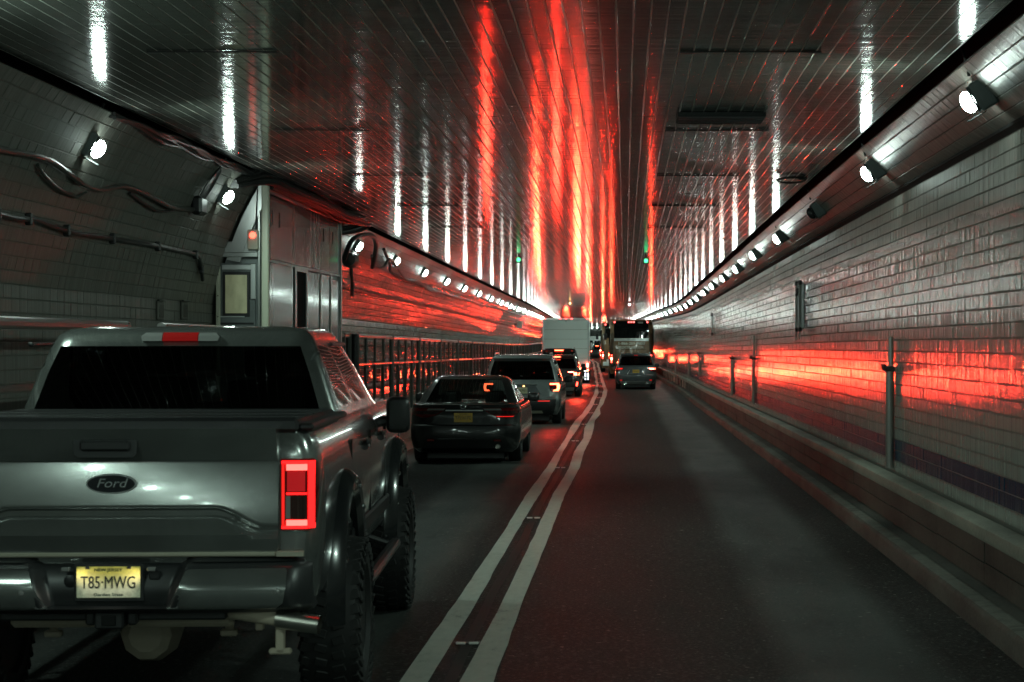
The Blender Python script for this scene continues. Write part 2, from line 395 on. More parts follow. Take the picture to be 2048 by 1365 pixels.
# ================================================================== THE TUNNEL
YS = np.concatenate([np.arange(-46, 8, 6.0), np.arange(8, 120, 2.0), np.arange(120, 345, 4.0)])
def sweep(name, prof, m, parent=None, Ys=YS, uv=False, ang=50, kind=None, smooth_=True):
    V = []; F = []; n = len(prof)
    for y in Ys:
        cx, zz = float(CX(y)), float(ZZ(y))
        for X, Z in prof: V.append((X+cx, y, Z+zz))
    for j in range(len(Ys)-1):
        for i in range(n-1): F.append((j*n+i, j*n+i+1, (j+1)*n+i+1, (j+1)*n+i))
    o = mesh(name, V, F, m, parent, ang, smooth_)
    if uv:
        L = o.data.uv_layers.new(name='UVMap'); vi = np.zeros(len(o.data.loops), int); o.data.loops.foreach_get('vertex_index', vi)
        pr = np.array(prof); u = pr[vi % n, 0]; v = np.array(Ys)[vi//n]
        L.data.foreach_set('uv', np.stack([u, v], 1).astype(np.float32).ravel())
    if kind: o['kind'] = kind
    return o
RW = 2.86                                   # right wall
KR, KL = 2.43, -4.17                        # kerb faces
LPROF = [(-4.95,.72),(-4.95,2.45),(-4.915,2.62),(-4.87,2.80),(-4.775,3.15),(-4.63,3.50),(-4.47,3.80),(-4.37,3.94)]
RPROF_W = [(RW,.62),(RW,3.52)]
RPROF_C = [(2.835,3.585),(2.74,3.645),(2.62,3.755),(2.50,3.865),(2.395,3.955)]
# road, kerbs, walkway, ledge
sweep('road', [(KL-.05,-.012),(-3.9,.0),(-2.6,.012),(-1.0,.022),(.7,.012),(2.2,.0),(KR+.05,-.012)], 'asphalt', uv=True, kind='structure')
kr = sweep('kerb', [(KR+.028,.148),(KR+.045,.155),(2.70,.17)], 'kerb', kind='structure')
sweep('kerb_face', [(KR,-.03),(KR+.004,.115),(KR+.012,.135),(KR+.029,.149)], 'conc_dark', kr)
kl = sweep('kerb', [(KL+.06,-.03),(KL+.05,.12),(KL+.02,.15),(KL-.12,.16)], 'conc', kind='structure')
lg = sweep('ledge', [(2.702,.165),(2.702,.50),(2.66,.502),(2.645,.525),(2.645,.605),(2.665,.62),(2.80,.62),(2.80,.59),(RW,.59)], 'conc_slab', kind='structure')
# blocks in the face of the right ledge, laid proud with open joints between them
lgb = MB()
y = 9.0
while y < 118:
    L = random.uniform(2.2, 4.0); cx = float(CX(y)); zz = float(ZZ(y+L/2))
    for a, b in ((.172,.33),(.338,.498)):
        off = random.uniform(0, L*.4) if a < .3 else 0
        lgb.box((2.697+cx+random.uniform(-.004,.003), y+L/2, (a+b)/2+zz), (.02, L-.012, b-a), 0)
    y += L
o = lgb.make('ledge_block', 'brick_led', lg, fix=False); o['kind'] = 'stuff'
sweep('kerb_stain', [(2.56,.1695),(2.70,.1745)], 'conc_dark', kr)
wk = sweep('walkway', [(-4.29,.10),(-4.26,.62),(-4.235,.625),(-4.235,.72),(-4.25,.735),(-4.95,.72)], 'conc', kind='structure')
# wall backings (grout) : tiles stand proud of them
rw = sweep('right_wall', [(RW,.585),(RW,3.53)], 'grout', kind='structure')
sweep('cornice', [(RW-.002,3.525),(2.83,3.545),(2.80,3.55),(2.80,3.575),(2.845,3.58)], 'void', rw)
sweep('cove', RPROF_C, 'grout', rw)
lw = sweep('left_wall', LPROF, 'grout', kind='structure', ang=60)
ce = sweep('ceiling', [(-4.31,4.0),(2.29,4.0)], 'grout_lit', kind='structure')
sweep('ceiling_edge', [(2.29,3.998),(2.295,4.06),(2.29,4.30),(2.62,4.30),(2.60,3.97),(2.39,3.957)], 'void', ce)
sweep('ceiling_edge', [(-4.31,3.998),(-4.315,4.06),(-4.31,4.30),(-4.62,4.30),(-4.60,3.97),(-4.365,3.945)], 'void', ce)

# ------------------------------------------------------------------ tiles
def resample(prof, h):
    pts = [np.array(p, float) for p in prof]; segs = [np.linalg.norm(b-a) for a, b in zip(pts[:-1], pts[1:])]
    T = sum(segs); n = max(1, round(T/h)); out = []
    for k in range(n+1):
        s = T*k/n
        for a, b, L in zip(pts[:-1], pts[1:], segs):
            if s <= L+1e-9: out.append(a+(b-a)*min(1, s/L)); break
            s -= L
    return out, T/n
def px_of(x, y, z): return 1250+4000*x/y, 676-4000*(z-CAM_Z)/y
def tile_surface(name, parent, prof, h, L, y0, y1, inward, m, tiltY, tiltS, n_single, gap=(.0042,.0014), rows_mat=None, blind=None, thick=.006):
    """rows of glazed tiles along the tunnel: the nearest ones are single parts, the rest one joined part"""
    pts, hh = resample(prof, h); nrow = len(pts)-1
    ncol = int((y1-y0)/L)
    rows = []
    for i in range(nrow):
        a, b = pts[i], pts[i+1]; t = (b-a)/np.linalg.norm(b-a); n = np.array([-t[1], t[0]])
        if np.dot(n, np.array(inward)-(a+b)/2) < 0: n = -n
        rows.append((a, b, t, n, np.linalg.norm(b-a)))
    # which ones show largest in the frame
    cand = []
    for j in range(ncol):
        yc = y0+(j+.5)*L
        if yc < 5: continue
        for i, (a, b, t, n, ln) in enumerate(rows):
            c = (a+b)/2; x, yy = px_of(c[0]+CX(yc), yc, c[1]+ZZ(yc))
            if not (0 <= x <= 2048 and 0 <= yy <= 1365): continue
            if blind and blind(x, yy): continue
            v = np.array([c[0], yc, c[1]-CAM_Z]); dd = np.linalg.norm(v); f = abs(np.dot(v/dd, np.array([n[0], 0, n[1]])))
            cand.append((f/dd**2, i, j))
    cand.sort(reverse=True); single = set((i, j) for _, i, j in cand[:n_single])
    mats = sorted(set(rows_mat.values())) if rows_mat else []
    groups = {m: [i for i in range(nrow) if not rows_mat or i not in rows_mat]}
    for x in mats: groups[x] = [i for i in range(nrow) if rows_mat.get(i) == x]
    V = []; Fq = []; MI = []; k = 0
    order = [m]+mats
    ins = .0035; insy = .0012
    J = np.arange(ncol)
    for mi, mm in enumerate(order):
        for i in groups[mm]:
            a, b, t, n, ln = rows[i]
            keep = np.array([(i, j) not in single for j in J]); jj = J[keep]; nn = len(jj)
            if nn == 0: continue
            ya = y0+jj*L+gap[1]; yb = y0+(jj+1)*L-gap[1]
            lo = gap[0]; hi = ln-gap[0]
            q = RNG.normal(0, 1, (nn, 2)); dpt = RNG.normal(0, .0004, nn)
            verts = np.zeros((nn, 8, 3))
            for c, (yy, s, iy, is_) in enumerate([(ya, lo, 1, 1), (yb, lo, -1, 1), (yb, hi, -1, -1), (ya, hi, 1, -1)]):
                for lev in (0, 1):
                    Y = yy+(insy*iy if lev else 0); S = s+(ins*is_ if lev else 0)
                    off = (thick+dpt+q[:,0]*tiltY*(-iy)*L/2+q[:,1]*tiltS*(-is_)*ln/2) if lev else np.full(nn, -.001)
                    wob = .0015*np.sin(Y*2.1+i*1.7)+.001*np.sin(Y*7.3+i)
                    X = a[0]+t[0]*(S+wob)+n[0]*off; Z = a[1]+t[1]*(S+wob)+n[1]*off
                    verts[:, lev*4+c, 0] = X+CX(Y); verts[:, lev*4+c, 1] = Y; verts[:, lev*4+c, 2] = Z+ZZ(Y)
            V.append(verts.reshape(-1, 3))
            base = k+np.arange(nn)*8
            for f in ((4,5,6,7),(0,1,5,4),(1,2,6,5),(2,3,7,6),(3,0,4,7)):
                Fq.append(np.stack([base+f[0], base+f[1], base+f[2], base+f[3]], 1)); MI.append(np.full(nn, mi))
            k += nn*8
    V = np.concatenate(V); Fq = np.concatenate(Fq); MI = np.concatenate(MI)
    me = bpy.data.meshes.new('tiles'); me.vertices.add(len(V)); me.vertices.foreach_set('co', V.astype(np.float32).ravel())
    me.loops.add(Fq.size); me.loops.foreach_set('vertex_index', Fq.astype(np.int32).ravel())
    me.polygons.add(len(Fq)); me.polygons.foreach_set('loop_start', (np.arange(len(Fq))*4).astype(np.int32))
    me.polygons.foreach_set('material_index', MI.astype(np.int32))
    me.update(calc_edges=True); me.shade_flat()
    for mm in order: me.materials.append(M[mm])
    # faces must look into the tunnel
    i0, = [g for g in groups[m][:1]]; nrm = np.array([rows[i0][3][0], 0, rows[i0][3][1]])
    if np.dot(np.array(me.polygons[0].normal), nrm) < 0: me.flip_normals()
    o = link('tile_field', me, parent); o['kind'] = 'stuff'
    # singles share one mesh per material
    base_me = {}
    def single_mesh(mm):
        if mm in base_me: return base_me[mm]
        hx = L/2-gap[1]; hz = hh/2-gap[0]; vs = []
        for lev in (0, 1):
            for sx, sz in ((-1,-1),(1,-1),(1,1),(-1,1)):
                vs.append((sx*(hx-insy*lev), sz*(hz-ins*lev), thick if lev else -.001))
        m2 = bpy.data.meshes.new('tile'); m2.from_pydata(vs, [], [(4,5,6,7),(0,1,5,4),(1,2,6,5),(2,3,7,6),(3,0,4,7)]); m2.update(); m2.shade_flat()
        m2.materials.append(M[mm]); base_me[mm] = m2; return m2
    for i, j in sorted(single):
        a, b, t, n, ln = rows[i]; yc = y0+(j+.5)*L; c = (a+b)/2
        mm = rows_mat.get(i, m) if rows_mat else m
        ey = Vector((float(CX(yc+.1)-CX(yc-.1)), .2, float(ZZ(yc+.1)-ZZ(yc-.1)))).normalized()
        en = Vector((n[0], 0, n[1])); en = (en-ey*en.dot(ey)).normalized(); et = en.cross(ey)
        R = Matrix((ey, et, en)).transposed()
        R = R @ Matrix.Rotation(random.gauss(0, tiltY), 3, 'Y') @ Matrix.Rotation(random.gauss(0, tiltS), 3, 'X')
        wob = .0015*math.sin(yc*2.1+i*1.7)
        T = link('tile', single_mesh(mm), parent)
        T.matrix_local = Matrix.Translation((c[0]+t[0]*wob+float(CX(yc)), yc, c[1]+t[1]*wob+float(ZZ(yc)))) @ R.to_4x4()
TY0, TY1 = 2.15, 150.5
tile_surface('right', rw, RPROF_W, .116, .215, TY0, TY1, (0,2), 'tile', .0120, .0008, 210, rows_mat={1:'navy', 2:'navy'})
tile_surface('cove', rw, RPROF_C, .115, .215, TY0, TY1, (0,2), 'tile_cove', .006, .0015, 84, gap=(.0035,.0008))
def truck_hides(x, y): return x < 690 and y > 655 or (430 < x < 690 and y > 340)
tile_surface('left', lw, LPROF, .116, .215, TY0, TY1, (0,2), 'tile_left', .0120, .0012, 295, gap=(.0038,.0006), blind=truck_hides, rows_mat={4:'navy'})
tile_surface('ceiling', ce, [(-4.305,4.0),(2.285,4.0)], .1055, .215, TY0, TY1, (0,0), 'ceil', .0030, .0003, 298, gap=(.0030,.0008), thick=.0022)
# far stretch and the stretch behind: too far (or never seen) to tell tiles apart
FARY = np.concatenate([np.arange(150.4, 345, 4.0)]); BACKY = np.arange(-46, 3, 6.0)
BACKY = np.concatenate([np.arange(-46, 2, 6.0), [2.16]])
for Ys in (FARY, BACKY):
    sweep('tile_skin', [(RW-.006,.62),(RW-.006,3.52)], 'tile', rw, Ys)
    sweep('tile_skin', [(x-.004, z-.005) for x, z in RPROF_C], 'tile_cove', rw, Ys)
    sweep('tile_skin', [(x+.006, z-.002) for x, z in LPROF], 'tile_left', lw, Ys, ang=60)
    sweep('tile_skin', [(-4.305,3.994),(2.285,3.994)], 'ceil', ce, Ys)
# far end of the built stretch
# ------------------------------------------------------------------ lane markings
def stripe(X0, X1, name, seed):
    rr = random.Random(seed); kn = [(y, rr.gauss(0, .022), rr.gauss(0, .012)) for y in np.arange(-40, 360, 5.5)]
    ky = [k[0] for k in kn]; ka = [k[1] for k in kn]; kb = [k[2] for k in kn]
    V = []; F = []; Ys = np.arange(-20, 330, .5)
    for y in Ys:
        a = float(np.interp(y, ky, ka)); b = float(np.interp(y, ky, kb)); cx, zz = float(CX(y)), float(ZZ(y))
        for X in (X0+a-b+rr.gauss(0,.0025), (X0+X1)/2+a, X1+a+b+rr.gauss(0,.0025)): V.append((X+cx, y, zz+.0265-.0 if True else 0))
    for j in range(len(Ys)-1):
        for i in range(2): F.append((j*3+i, j*3+i+1, (j+1)*3+i+1, (j+1)*3+i))
    o = mesh(name, V, F, 'paint'); o['kind'] = 'structure'; return o
stripe(-1.275,-1.108,'lane_marking',3); stripe(-.932,-.765,'lane_marking',5)
tm = MB(); rr = random.Random(2); prev = None
V = []; F = []; Ys = np.arange(5, 120, .35)
for y in Ys:
    w = .034+.006*rr.random(); c = -1.02+.008*math.sin(y*.7)+.004*math.sin(y*2.3); cx, zz = float(CX(y)), float(ZZ(y))
    V += [(c-w+cx, y, zz+.0265), (c+w+cx, y, zz+.0265)]
for j in range(len(Ys)-1): F.append((2*j, 2*j+1, 2*j+3, 2*j+2))
o = mesh('tar_seam', V, F, 'tar'); o['kind'] = 'structure'
# raised markers between the two stripes
mk = MB(); mk.box((0,0,.006), (.16,.09,.012), .004)
for i, y in enumerate(np.arange(12.97, 150, 9.35)):
    if i == 0:
        t = thing('road_marker', 'raised reflector marker between the white stripes, nearest to the pickup', 'road marker', group='raised markers down the centre line')
        mk.make('base', 'gunkdark', t)
        for sx in (-1, 1): MB().box((sx*.042,-.045,.012), (.062,.012,.016), .003).make('reflector', 'reflect', t)
        t0 = t; t.location = P3(-1.02, y, .024)
    else:
        t = dup_tree(t0); t.location = P3(-1.02, y, .024)
        t['label'] = 'raised reflector marker between the white stripes, %s from the front' % ['first','second','third','fourth','fifth','sixth'][i] if i < 6 else 'small raised reflector marker far along the double white stripe'

# ------------------------------------------------------------------ tunnel lamps
def frame(ey, en):
    ey = Vector(ey).normalized(); en = Vector(en); en = (en-ey*en.dot(ey)).normalized(); return Matrix((ey, en.cross(ey), en)).transposed()
def make_lamp(lit=True):
    t = thing('tunnel_lamp', 'lamp', 'lamp')
    h = MB(); h.box((0,0,.005), (.125,.22,.15), .035); h.box((0,.0,-.10), (.07,.10,.08), .008)
    h.make('housing', 'housing', t)
    g = MB(); g.box((0,0,.088), (.118,.20,.012), .004); g.make('bezel', 'gunkdark', t)
    bm = bmesh.new(); bmesh.ops.create_icosphere(bm, subdivisions=2, radius=1)
    for v in bm.verts: v.co = Vector((v.co.x*.046, v.co.y*.084, v.co.z*.056+.13))
    me = bpy.data.meshes.new('lens'); bm.to_mesh(me); bm.free(); me.materials.append(M['lens' if lit else 'lens_off']); me.shade_smooth()
    link('lens', me, t)
    MB().box((0,-.118,.125), (.135,.008,.15), .003).make('visor', 'housing', t)  # added plate that keeps lens light off the wall below
    if lit:
        ld = bpy.data.lights.new('lamp_beam', 'AREA'); ld.shape = 'RECTANGLE'; ld.size = .09; ld.size_y = .20; ld.energy = LAMP_W; ld.color = (.72,1.0,.86); ld.spread = math.radians(140)
        lo = bpy.data.objects.new('lamp_beam', ld); COL.objects.link(lo); lo.parent = t; lo.location = (0,0,.20); lo.rotation_euler = (math.pi,0,0)
    c = MB(); c.tube([(.05,.16,.03),(.055,.24,.0),(.02,.36,-.02)], .012, 6); c.make('feed_cable', 'cable', t)
    return t
lampR = make_lamp(); lampX = make_lamp(False); used = set()
tR = Vector((-.745,0,.667)); nR = Vector((-.86,0,-.51))
tL = Vector((.60,0,.80)); nL = Vector((.84,0,-.54))
def place_lamp(X, y, Z, n, src, label, grp):
    if src.name in used: t = dup_tree(src)
    else: t = src; used.add(src.name)
    ey = Vector((float(CX(y+.5)-CX(y-.5)), 1, float(ZZ(y+.5)-ZZ(y-.5))))
    R = frame(ey, n)
    if R.col[1].z < 0: R = R @ Matrix.Rotation(math.pi, 3, 'Z')
    p = Vector(P3(X, y, Z)) - n*.14
    R = R @ Matrix.Rotation(.33 if R.col[0].y > 0 else -.33, 3, 'Y')      # they throw their light with the traffic
    R = R @ Matrix.Rotation(random.gauss(0,.03), 3, 'X') @ Matrix.Rotation(random.gauss(0,.03), 3, 'Y')
    t.matrix_world = Matrix.Translation(p) @ R.to_4x4()
    t['label'] = label; t['group'] = grp; return t
ORD = ['first','second','third','fourth','fifth','sixth','seventh','eighth','ninth','tenth']
G1, G2 = 'lamps along the right cove', 'lamps along the left wall'
for k in range(-6, 45):
    y = 14.3+6.07*k
    if k == 2: place_lamp(2.45, y, 3.70, nR, lampX, 'unlit black lamp on the right cove, the only dark one in its row', G1); continue
    lab = {0:'lit tunnel lamp on the right cove nearest the top right corner', 1:'lit lamp with black housing on the right cove, just nearer than the unlit lamp',
           **{2+n: '%s lit lamp on the right cove counting on from the unlit lamp' % w for n, w in enumerate(ORD, 1)}}.get(k, 'white glowing lamp in the long row on the right cove' if k > 0 else 'white glowing lamp on the right cove behind the viewer')
    place_lamp(2.45, y, 3.70+random.gauss(0,.008), nR, lampR, lab, G1)
for k in range(-7, 44):
    y = 16.9+5.55*k
    if k == 2: continue
    lab = {0:'lit lamp high on the left wall above the pickup truck', 1:'lit lamp on the left wall beside the sloping edge of the booth',
           3:'lit lamp among black cables just beyond the booth',
           **{2+n: '%s lit lamp on the left wall counting on from the booth' % w for n, w in enumerate(ORD, 1) if n > 1}}.get(k, 'white glowing lamp in the long row on the left wall' if k > 0 else 'white glowing lamp on the left wall behind the viewer')
    place_lamp(-4.45, y, 3.61+random.gauss(0,.008), nL, lampR, lab, G2)

# ------------------------------------------------------------------ ceiling fittings
def slot(X0, X1, y, wid, dep, lab, name='ceiling_slot', cat='ceiling slot', m='void', grp='thin slot covers across the ceiling'):
    t = thing(name, lab, cat, P3((X0+X1)/2, y, 3.994), group=grp)
    MB().box((0,0,-dep/2+.001), (X1-X0, wid, dep), .004).make('cover', m, t)
    MB().box((-(X1-X0)/2+.05,-wid*.2,-dep/2-.006), (.10, wid*.9, dep), .003).make('bracket', 'black', t)
    MB().box(((X1-X0)/2-.05,-wid*.2,-dep/2-.006), (.10, wid*.9, dep), .003).make('bracket', 'black', t)
sy = [13.84, 18.9, 23.9, 29.0, 34.1]
for i, y in enumerate(sy):
    slot(.38, 1.36, y, .035, .010, ['thin dark slot cover on the ceiling at top right','thin dark slot cover just beyond the black vent on the ceiling'][i] if i < 2 else 'thin dark slot cover far down the right half of the ceiling')
    slot(-3.31, -2.41, y, .03, .008, ['thin dark slot cover on the ceiling at top left','thin dark slot cover on the ceiling above the booth'][i] if i < 2 else 'thin dark slot cover far down the left half of the ceiling')
t = thing('ceiling_vent', 'wide black vent opening in the right half of the ceiling', 'vent', P3(.845, 17.75, 3.994))
MB().box((0,0,-.02), (.77,.62,.04), .006).make('vent_box', 'void', t)
for k in range(5): MB().box((0,-.25+k*.125,-.042), (.74,.03,.012), .003).make('louver', 'black', t)
t = thing('ceiling_hook', 'small dark oval loop hanging at the ceiling edge on the right', 'hook', P3(2.02, 24.3, 3.985))
b = MB(); b.tube([(.17*math.cos(a), .3*math.sin(a), -.02-.01*math.sin(a)) for a in np.linspace(0, 2*math.pi, 22)], .013, 6); b.make('loop', 'black', t)
MB().box((.14,0,-.0), (.10,.06,.03), .004).make('bracket', 'black', t)
def signal(px, py, y, m, lab, r=.045):
    X = (px-1250)*y/4000; Z = CAM_Z-(py-676)*y/4000-float(ZZ(y)); X -= float(CX(y))
    t = thing('lane_signal', lab, 'signal light', P3(X, y, Z))
    b = MB(); b.box((0,.06,0), (r*3.0,.09,r*3.2), .01); b.box((0,.06,(4.0-Z)/2), (.03,.03,4.0-Z), 0); b.make('housing', 'black', t)
    MB().lathe([(r*.55,-.006),(r,.0),(r,.02)], axis='y', n=14).make('lens', m, t)
    MB().prism([(-r*1.3,r*1.2),(r*1.3,r*1.2),(r*1.3,r*1.32),(-r*1.3,r*1.32)], 'y', -.08, .02).make('visor', 'black', t)
signal(1037,520,44,'green','green lane signal under the ceiling on the left side')
signal(1292,522,44,'green','green lane signal under the ceiling on the right side')
signal(1140,607,86,'amber','small yellow signal light under the ceiling above the white truck', .04)
signal(1259,610,88,'white_led','small white signal light under the ceiling above the coach', .035)

# ------------------------------------------------------------------ right wall fittings
def wy(px): return RW*4000/(px-1250)
def wz(py, y): return CAM_Z-(py-676)*y/4000-float(ZZ(y))
def pipe(px, py0, py1, pyc, lab, r=.042):
    y = wy(px)*.965; z0, z1, zc = wz(py1, y), wz(py0, y), wz(pyc, y); z0 = max(z0, .625)
    t = thing('wall_pipe', lab, 'pipe', P3(RW-.012-r, y, z0), group='vertical pipes on the right wall')
    MB().tube([(0,0,0),(0,0,zc-z0+.02)], r, 14).make('pipe', 'pipe', t)
    MB().tube([(.012,0,zc-z0+.02),(.012,0,z1-z0)], r*.62, 12).make('thin_pipe', 'pipe', t)
    b = MB(); b.box((0,0,zc-z0), (r*2.3,.10,.06), .012); b.box((-r*1.5,-.035,zc-z0+.02), (.05,.05,.07), .008); b.box((-r*1.5,.04,zc-z0+.02), (.05,.05,.07), .008)
    b.make('clamp', 'black', t)
    b = MB(); b.tube([(-.01,0,zc-z0-.13),(-.01,0,zc-z0-.05)], .022, 8); b.make('nut', 'gunkdark', t)
pipe(1771,674,936,738,'tall shiny vertical pipe with black clamp on the right wall, nearest one', .044)
pipe(1503,672,808,717,'shiny vertical pipe with black clamp on the right wall, second nearest')
pipe(1461,712,790,717,'shiny vertical pipe on the right wall, third nearest', .045)
for px in (1397,1377,1359): pipe(px,705,752,707,'short thin pipe on the right wall far ahead',.045)
# cover frame
y = 31.8; z0, z1 = wz(662,y), wz(564,y)
t = thing('wall_cabinet', 'narrow steel utility panel with black corner clamps on the right wall', 'panel', P3(RW-.012, y, z0)); H = z1-z0
MB().box((-.05,0,H/2), (.07,.62,H*.92), .015).make('cover', 'alu', t)
for s in (-1, 1):
    MB().tube([(-.10,s*.30,-.14),(-.10,s*.30,H+.02)], .016, 10).make('rod', 'pipe', t)
    for zz_ in (.02, H-.02): MB().box((-.09,s*.31,zz_), (.06,.08,.07), .012).make('clamp', 'black', t)
for zz_ in (.05, H-.03): MB().box((-.095,0,zz_), (.02,.50,.02), .006).make('crossbar', 'black', t)
for s, zz_ in ((-.16,H-.16),(.1,H-.13),(-.05,H-.12),(.17,H-.2)): MB().lathe([(.028,-.13),(.032,-.11),(.02,-.085)], c=(0,s,zz_), axis='x', n=10).make('knob', 'black', t)
y = wy(1428); t = thing('wall_box', 'small dark box high on the right wall below the lamps', 'box', P3(RW-.012, y, 2.7))
MB().box((-.05,0,.35), (.08,.3,.12), .01).make('box_top', 'black', t); MB().tube([(-.04,0,.3),(-.04,0,-.25)], .03, 8).make('pipe', 'chrome', t); MB().box((-.05,0,-.27), (.08,.25,.1), .01).make('box_base', 'black', t)

# ------------------------------------------------------------------ left wall cables (points read along the wall)
def lwall(px, py, off=.05):
    zs = [p[1] for p in LPROF]; xs = [p[0] for p in LPROF]
    for y in np.arange(8, 140, .05):
        X = (px-1250)*y/4000-float(CX(y)); Z = CAM_Z-(py-676)*y/4000-float(ZZ(y))
        if X <= np.interp(Z, zs, xs)+off: return Vector(P3(X, y, Z))
    return Vector(P3(X, y, Z))
def spline(pts, n=6):
    P = [pts[0]]+pts+[pts[-1]]; out = []
    for i in range(1, len(P)-2):
        for k in range(n):
            t = k/n; a, b, c, d = P[i-1], P[i], P[i+1], P[i+2]
            out.append(.5*((2*b)+(c-a)*t+(2*a-5*b+4*c-d)*t*t+(3*b-a-3*c+d)*t**3))
    return out+[pts[-1]]
def cable(name, px, r, m, lab, cat='cable', off=.05, jit=0, clips=0):
    pts = spline([lwall(x, y, off)+Vector((random.gauss(0,jit), 0, random.gauss(0,jit))) for x, y in px])
    t = thing(name, lab, cat, pts[0]); b = MB(); b.tube([p-pts[0] for p in pts], r, 8); b.make('sheath', m, t)
    for k in range(clips):
        q = pts[int((k+.5)*len(pts)/clips)]-pts[0]; MB().box(tuple(q), (.06,.05,.10), .01).make('clip', 'black', t)
    return t
cable('hanging_cable', [(-40,288),(0,300),(40,307),(75,313),(105,324),(135,345),(170,370),(205,380),(245,373),(275,380),(310,398),(345,415),(392,420)], .024, 'conduit', 'thick wavy cable slung along the upper left wall', off=.06)
cable('hanging_cable', [(75,330),(92,355),(118,378),(140,388),(155,394),(172,386)], .015, 'conduit', 'short loose cable end drooping below the wavy cable')
cable('hanging_cable', [(260,386),(285,405),(310,420),(335,423),(362,417)], .013, 'cable', 'thin dark loop hanging under the wavy cable before the booth')
cable('wall_conduit', [(-30,424),(0,430),(35,438),(70,440),(105,452),(150,466),(200,474),(250,482),(300,490),(345,500),(385,508),(397,515),(402,535),(405,560)], .024, 'cable', 'dark conduit running along the left wall and bending down at the booth', 'conduit', clips=7)
cable('wall_conduit', [(682,571),(720,582),(760,592),(810,602),(860,614),(920,628),(980,643),(1045,658),(1080,668)], .032, 'conduit', 'pale conduit with clips along the left wall beyond the booth', 'conduit', clips=18)
cable('hanging_cable', [(768,500),(778,530),(782,545),(800,556),(830,564),(850,572),(872,585),(900,590),(930,600),(970,612),(1010,622),(1075,640)], .03, 'cable', 'tangled dark cable under the lamps on the left wall', off=.1, jit=.015)
cable('hanging_cable', [(740,515),(748,530),(765,535),(780,520),(800,545),(812,560),(835,562),(860,580),(885,585),(925,600)], .025, 'conduit', 'grey looped hose winding below the lamps past the booth', off=.14, jit=.02)
cable('hanging_cable', [(688,520),(705,480),(740,470),(752,490),(745,535)], .04, 'cable', 'black hose loop around the first lamp past the booth', off=.2)
t = thing('wall_camera', 'small pale box camera on the left wall beside the white truck', 'camera', P3(-4.6, 88, 2.98)); MB().box((0,0,0), (.25,.35,.34), .04).make('case', 'whitebox', t); MB().box((-.16,0,.02), (.2,.06,.06), .01).make('bracket', 'black', t)
for px in (322, 370):
    p = lwall(px, 622, .04); t = thing('wall_hatch', 'small dark recessed hatch on the left wall, '+('left' if px < 350 else 'right')+' of the pair before the booth', 'hatch', p)
    MB().box((-.01,0,0), (.03,.26,.20), .01).make('frame', 'grout', t); MB().box((.005,0,0), (.012,.20,.14), .004).make('door', 'conc_dark', t); MB().box((.005,0,.11), (.03,.28,.015), .004).make('lip', 'post', t)
# ------------------------------------------------------------------ walkway rails
RX = -4.29
def rail_post(t, y, h0=.55, h1=2.12, r=.035, m='post'): MB().tube([(0,y,h0),(0,y,h1)], r, 10).make('post', m, t)
def railing(y, L, lab, posts, bal, grp='railing along the left walkway', thick=.03, h=2.12):
    t = thing('railing', lab, 'railing', P3(RX, y, 0), HEAD(y+L/2), grp)
    dz = float(ZZ(y+L)-ZZ(y))
    def at(yy): return dz*yy/L
    MB().tube([(0,0,h),(0,L,h+dz)], thick, 10).make('top_rail', 'rail', t)
    MB().tube([(0,0,1.66),(0,L,1.66+dz)], thick*.8, 10).make('mid_rail', 'rail', t)
    for p in posts:
        b = MB(); b.tube([(0,p,.52+at(p)),(0,p,h+.03+at(p))], .042, 10); b.make('post', 'post', t)
    for p in bal: MB().tube([(.0,p,.50+at(p)),(.0,p,h+at(p))], .024, 8).make('baluster', 'post', t)
    return t
railing(6.0, 11.2, 'pale railing on the left walkway ending above the pickup cab', (3.6,7.3,11.15), (), thick=.045)
railing(18.5, 5.3, 'short railing between the first railing and the booth', (.1,5.2), (), thick=.045)
railing(30.35, .75, 'short end piece of railing against the far end of the booth', (.06,.70), ())
y = 31.9; i = 0
while y < 112:
    labs = ['barred railing panel beside the black sedan, first after the gate gap', 'barred railing panel behind the roof of the black sedan', 'barred railing panel just before the grey sport utility']
    r = railing(y, 4.78, labs[i] if i < 3 else '%s barred railing panel counting from the gate gap by the booth' % ['fourth','fifth','sixth','seventh','eighth'][i-3] if i < 8 else 'barred railing panel in the long run towards the truck', (0.05,), (1.2, 2.4, 3.6))
    for p in (.62, 1.8, 3.0, 4.2): MB().tube([(-.10,p,.55),(-.10,p,1.66+float(ZZ(y+p)-ZZ(y)))], .016, 6).make('thin_bar', 'post', r)
    y += 4.8; i += 1
t = thing('gate_post', 'thick dark rounded post at the gap in the railing', 'post', P3(RX, 31.75, 0)); b = MB(); b.tube([(0,0,.6),(0,0,2.1)], .075, 14); b.make('shaft', 'black', t); MB().lathe([(.075,2.1),(.06,2.15),(.02,2.17)], axis='z', n=14).make('cap', 'black', t)
# dark pipe behind the bars, on the wall foot
t = thing('wall_pipe', 'dark horizontal pipe along the foot of the left wall behind the railing', 'pipe', P3(-4.86, 31, 1.2))
Ys = np.arange(31, 112, 3.0); o0 = Vector(P3(-4.86, 31, 1.2))
b = MB(); b.tube([Vector(P3(-4.86, y, 1.2))-o0 for y in Ys], .055, 8); b.make('pipe', 'cable', t)
for k in range(0, 81, 9): MB().box(tuple(Vector(P3(-4.88, 31+k, 1.2))-o0), (.12,.06,.16), .01).make('bracket', 'post', t)

# ------------------------------------------------------------------ guard booth
by0, by1, bx = 23.9, 30.2, -4.30; bz0, bz1 = .735, 3.93
t = thing('guard_booth', 'metal guard booth with scuffed panels on the left walkway', 'booth', P3(bx, by0, 0)); Lb = by1-by0
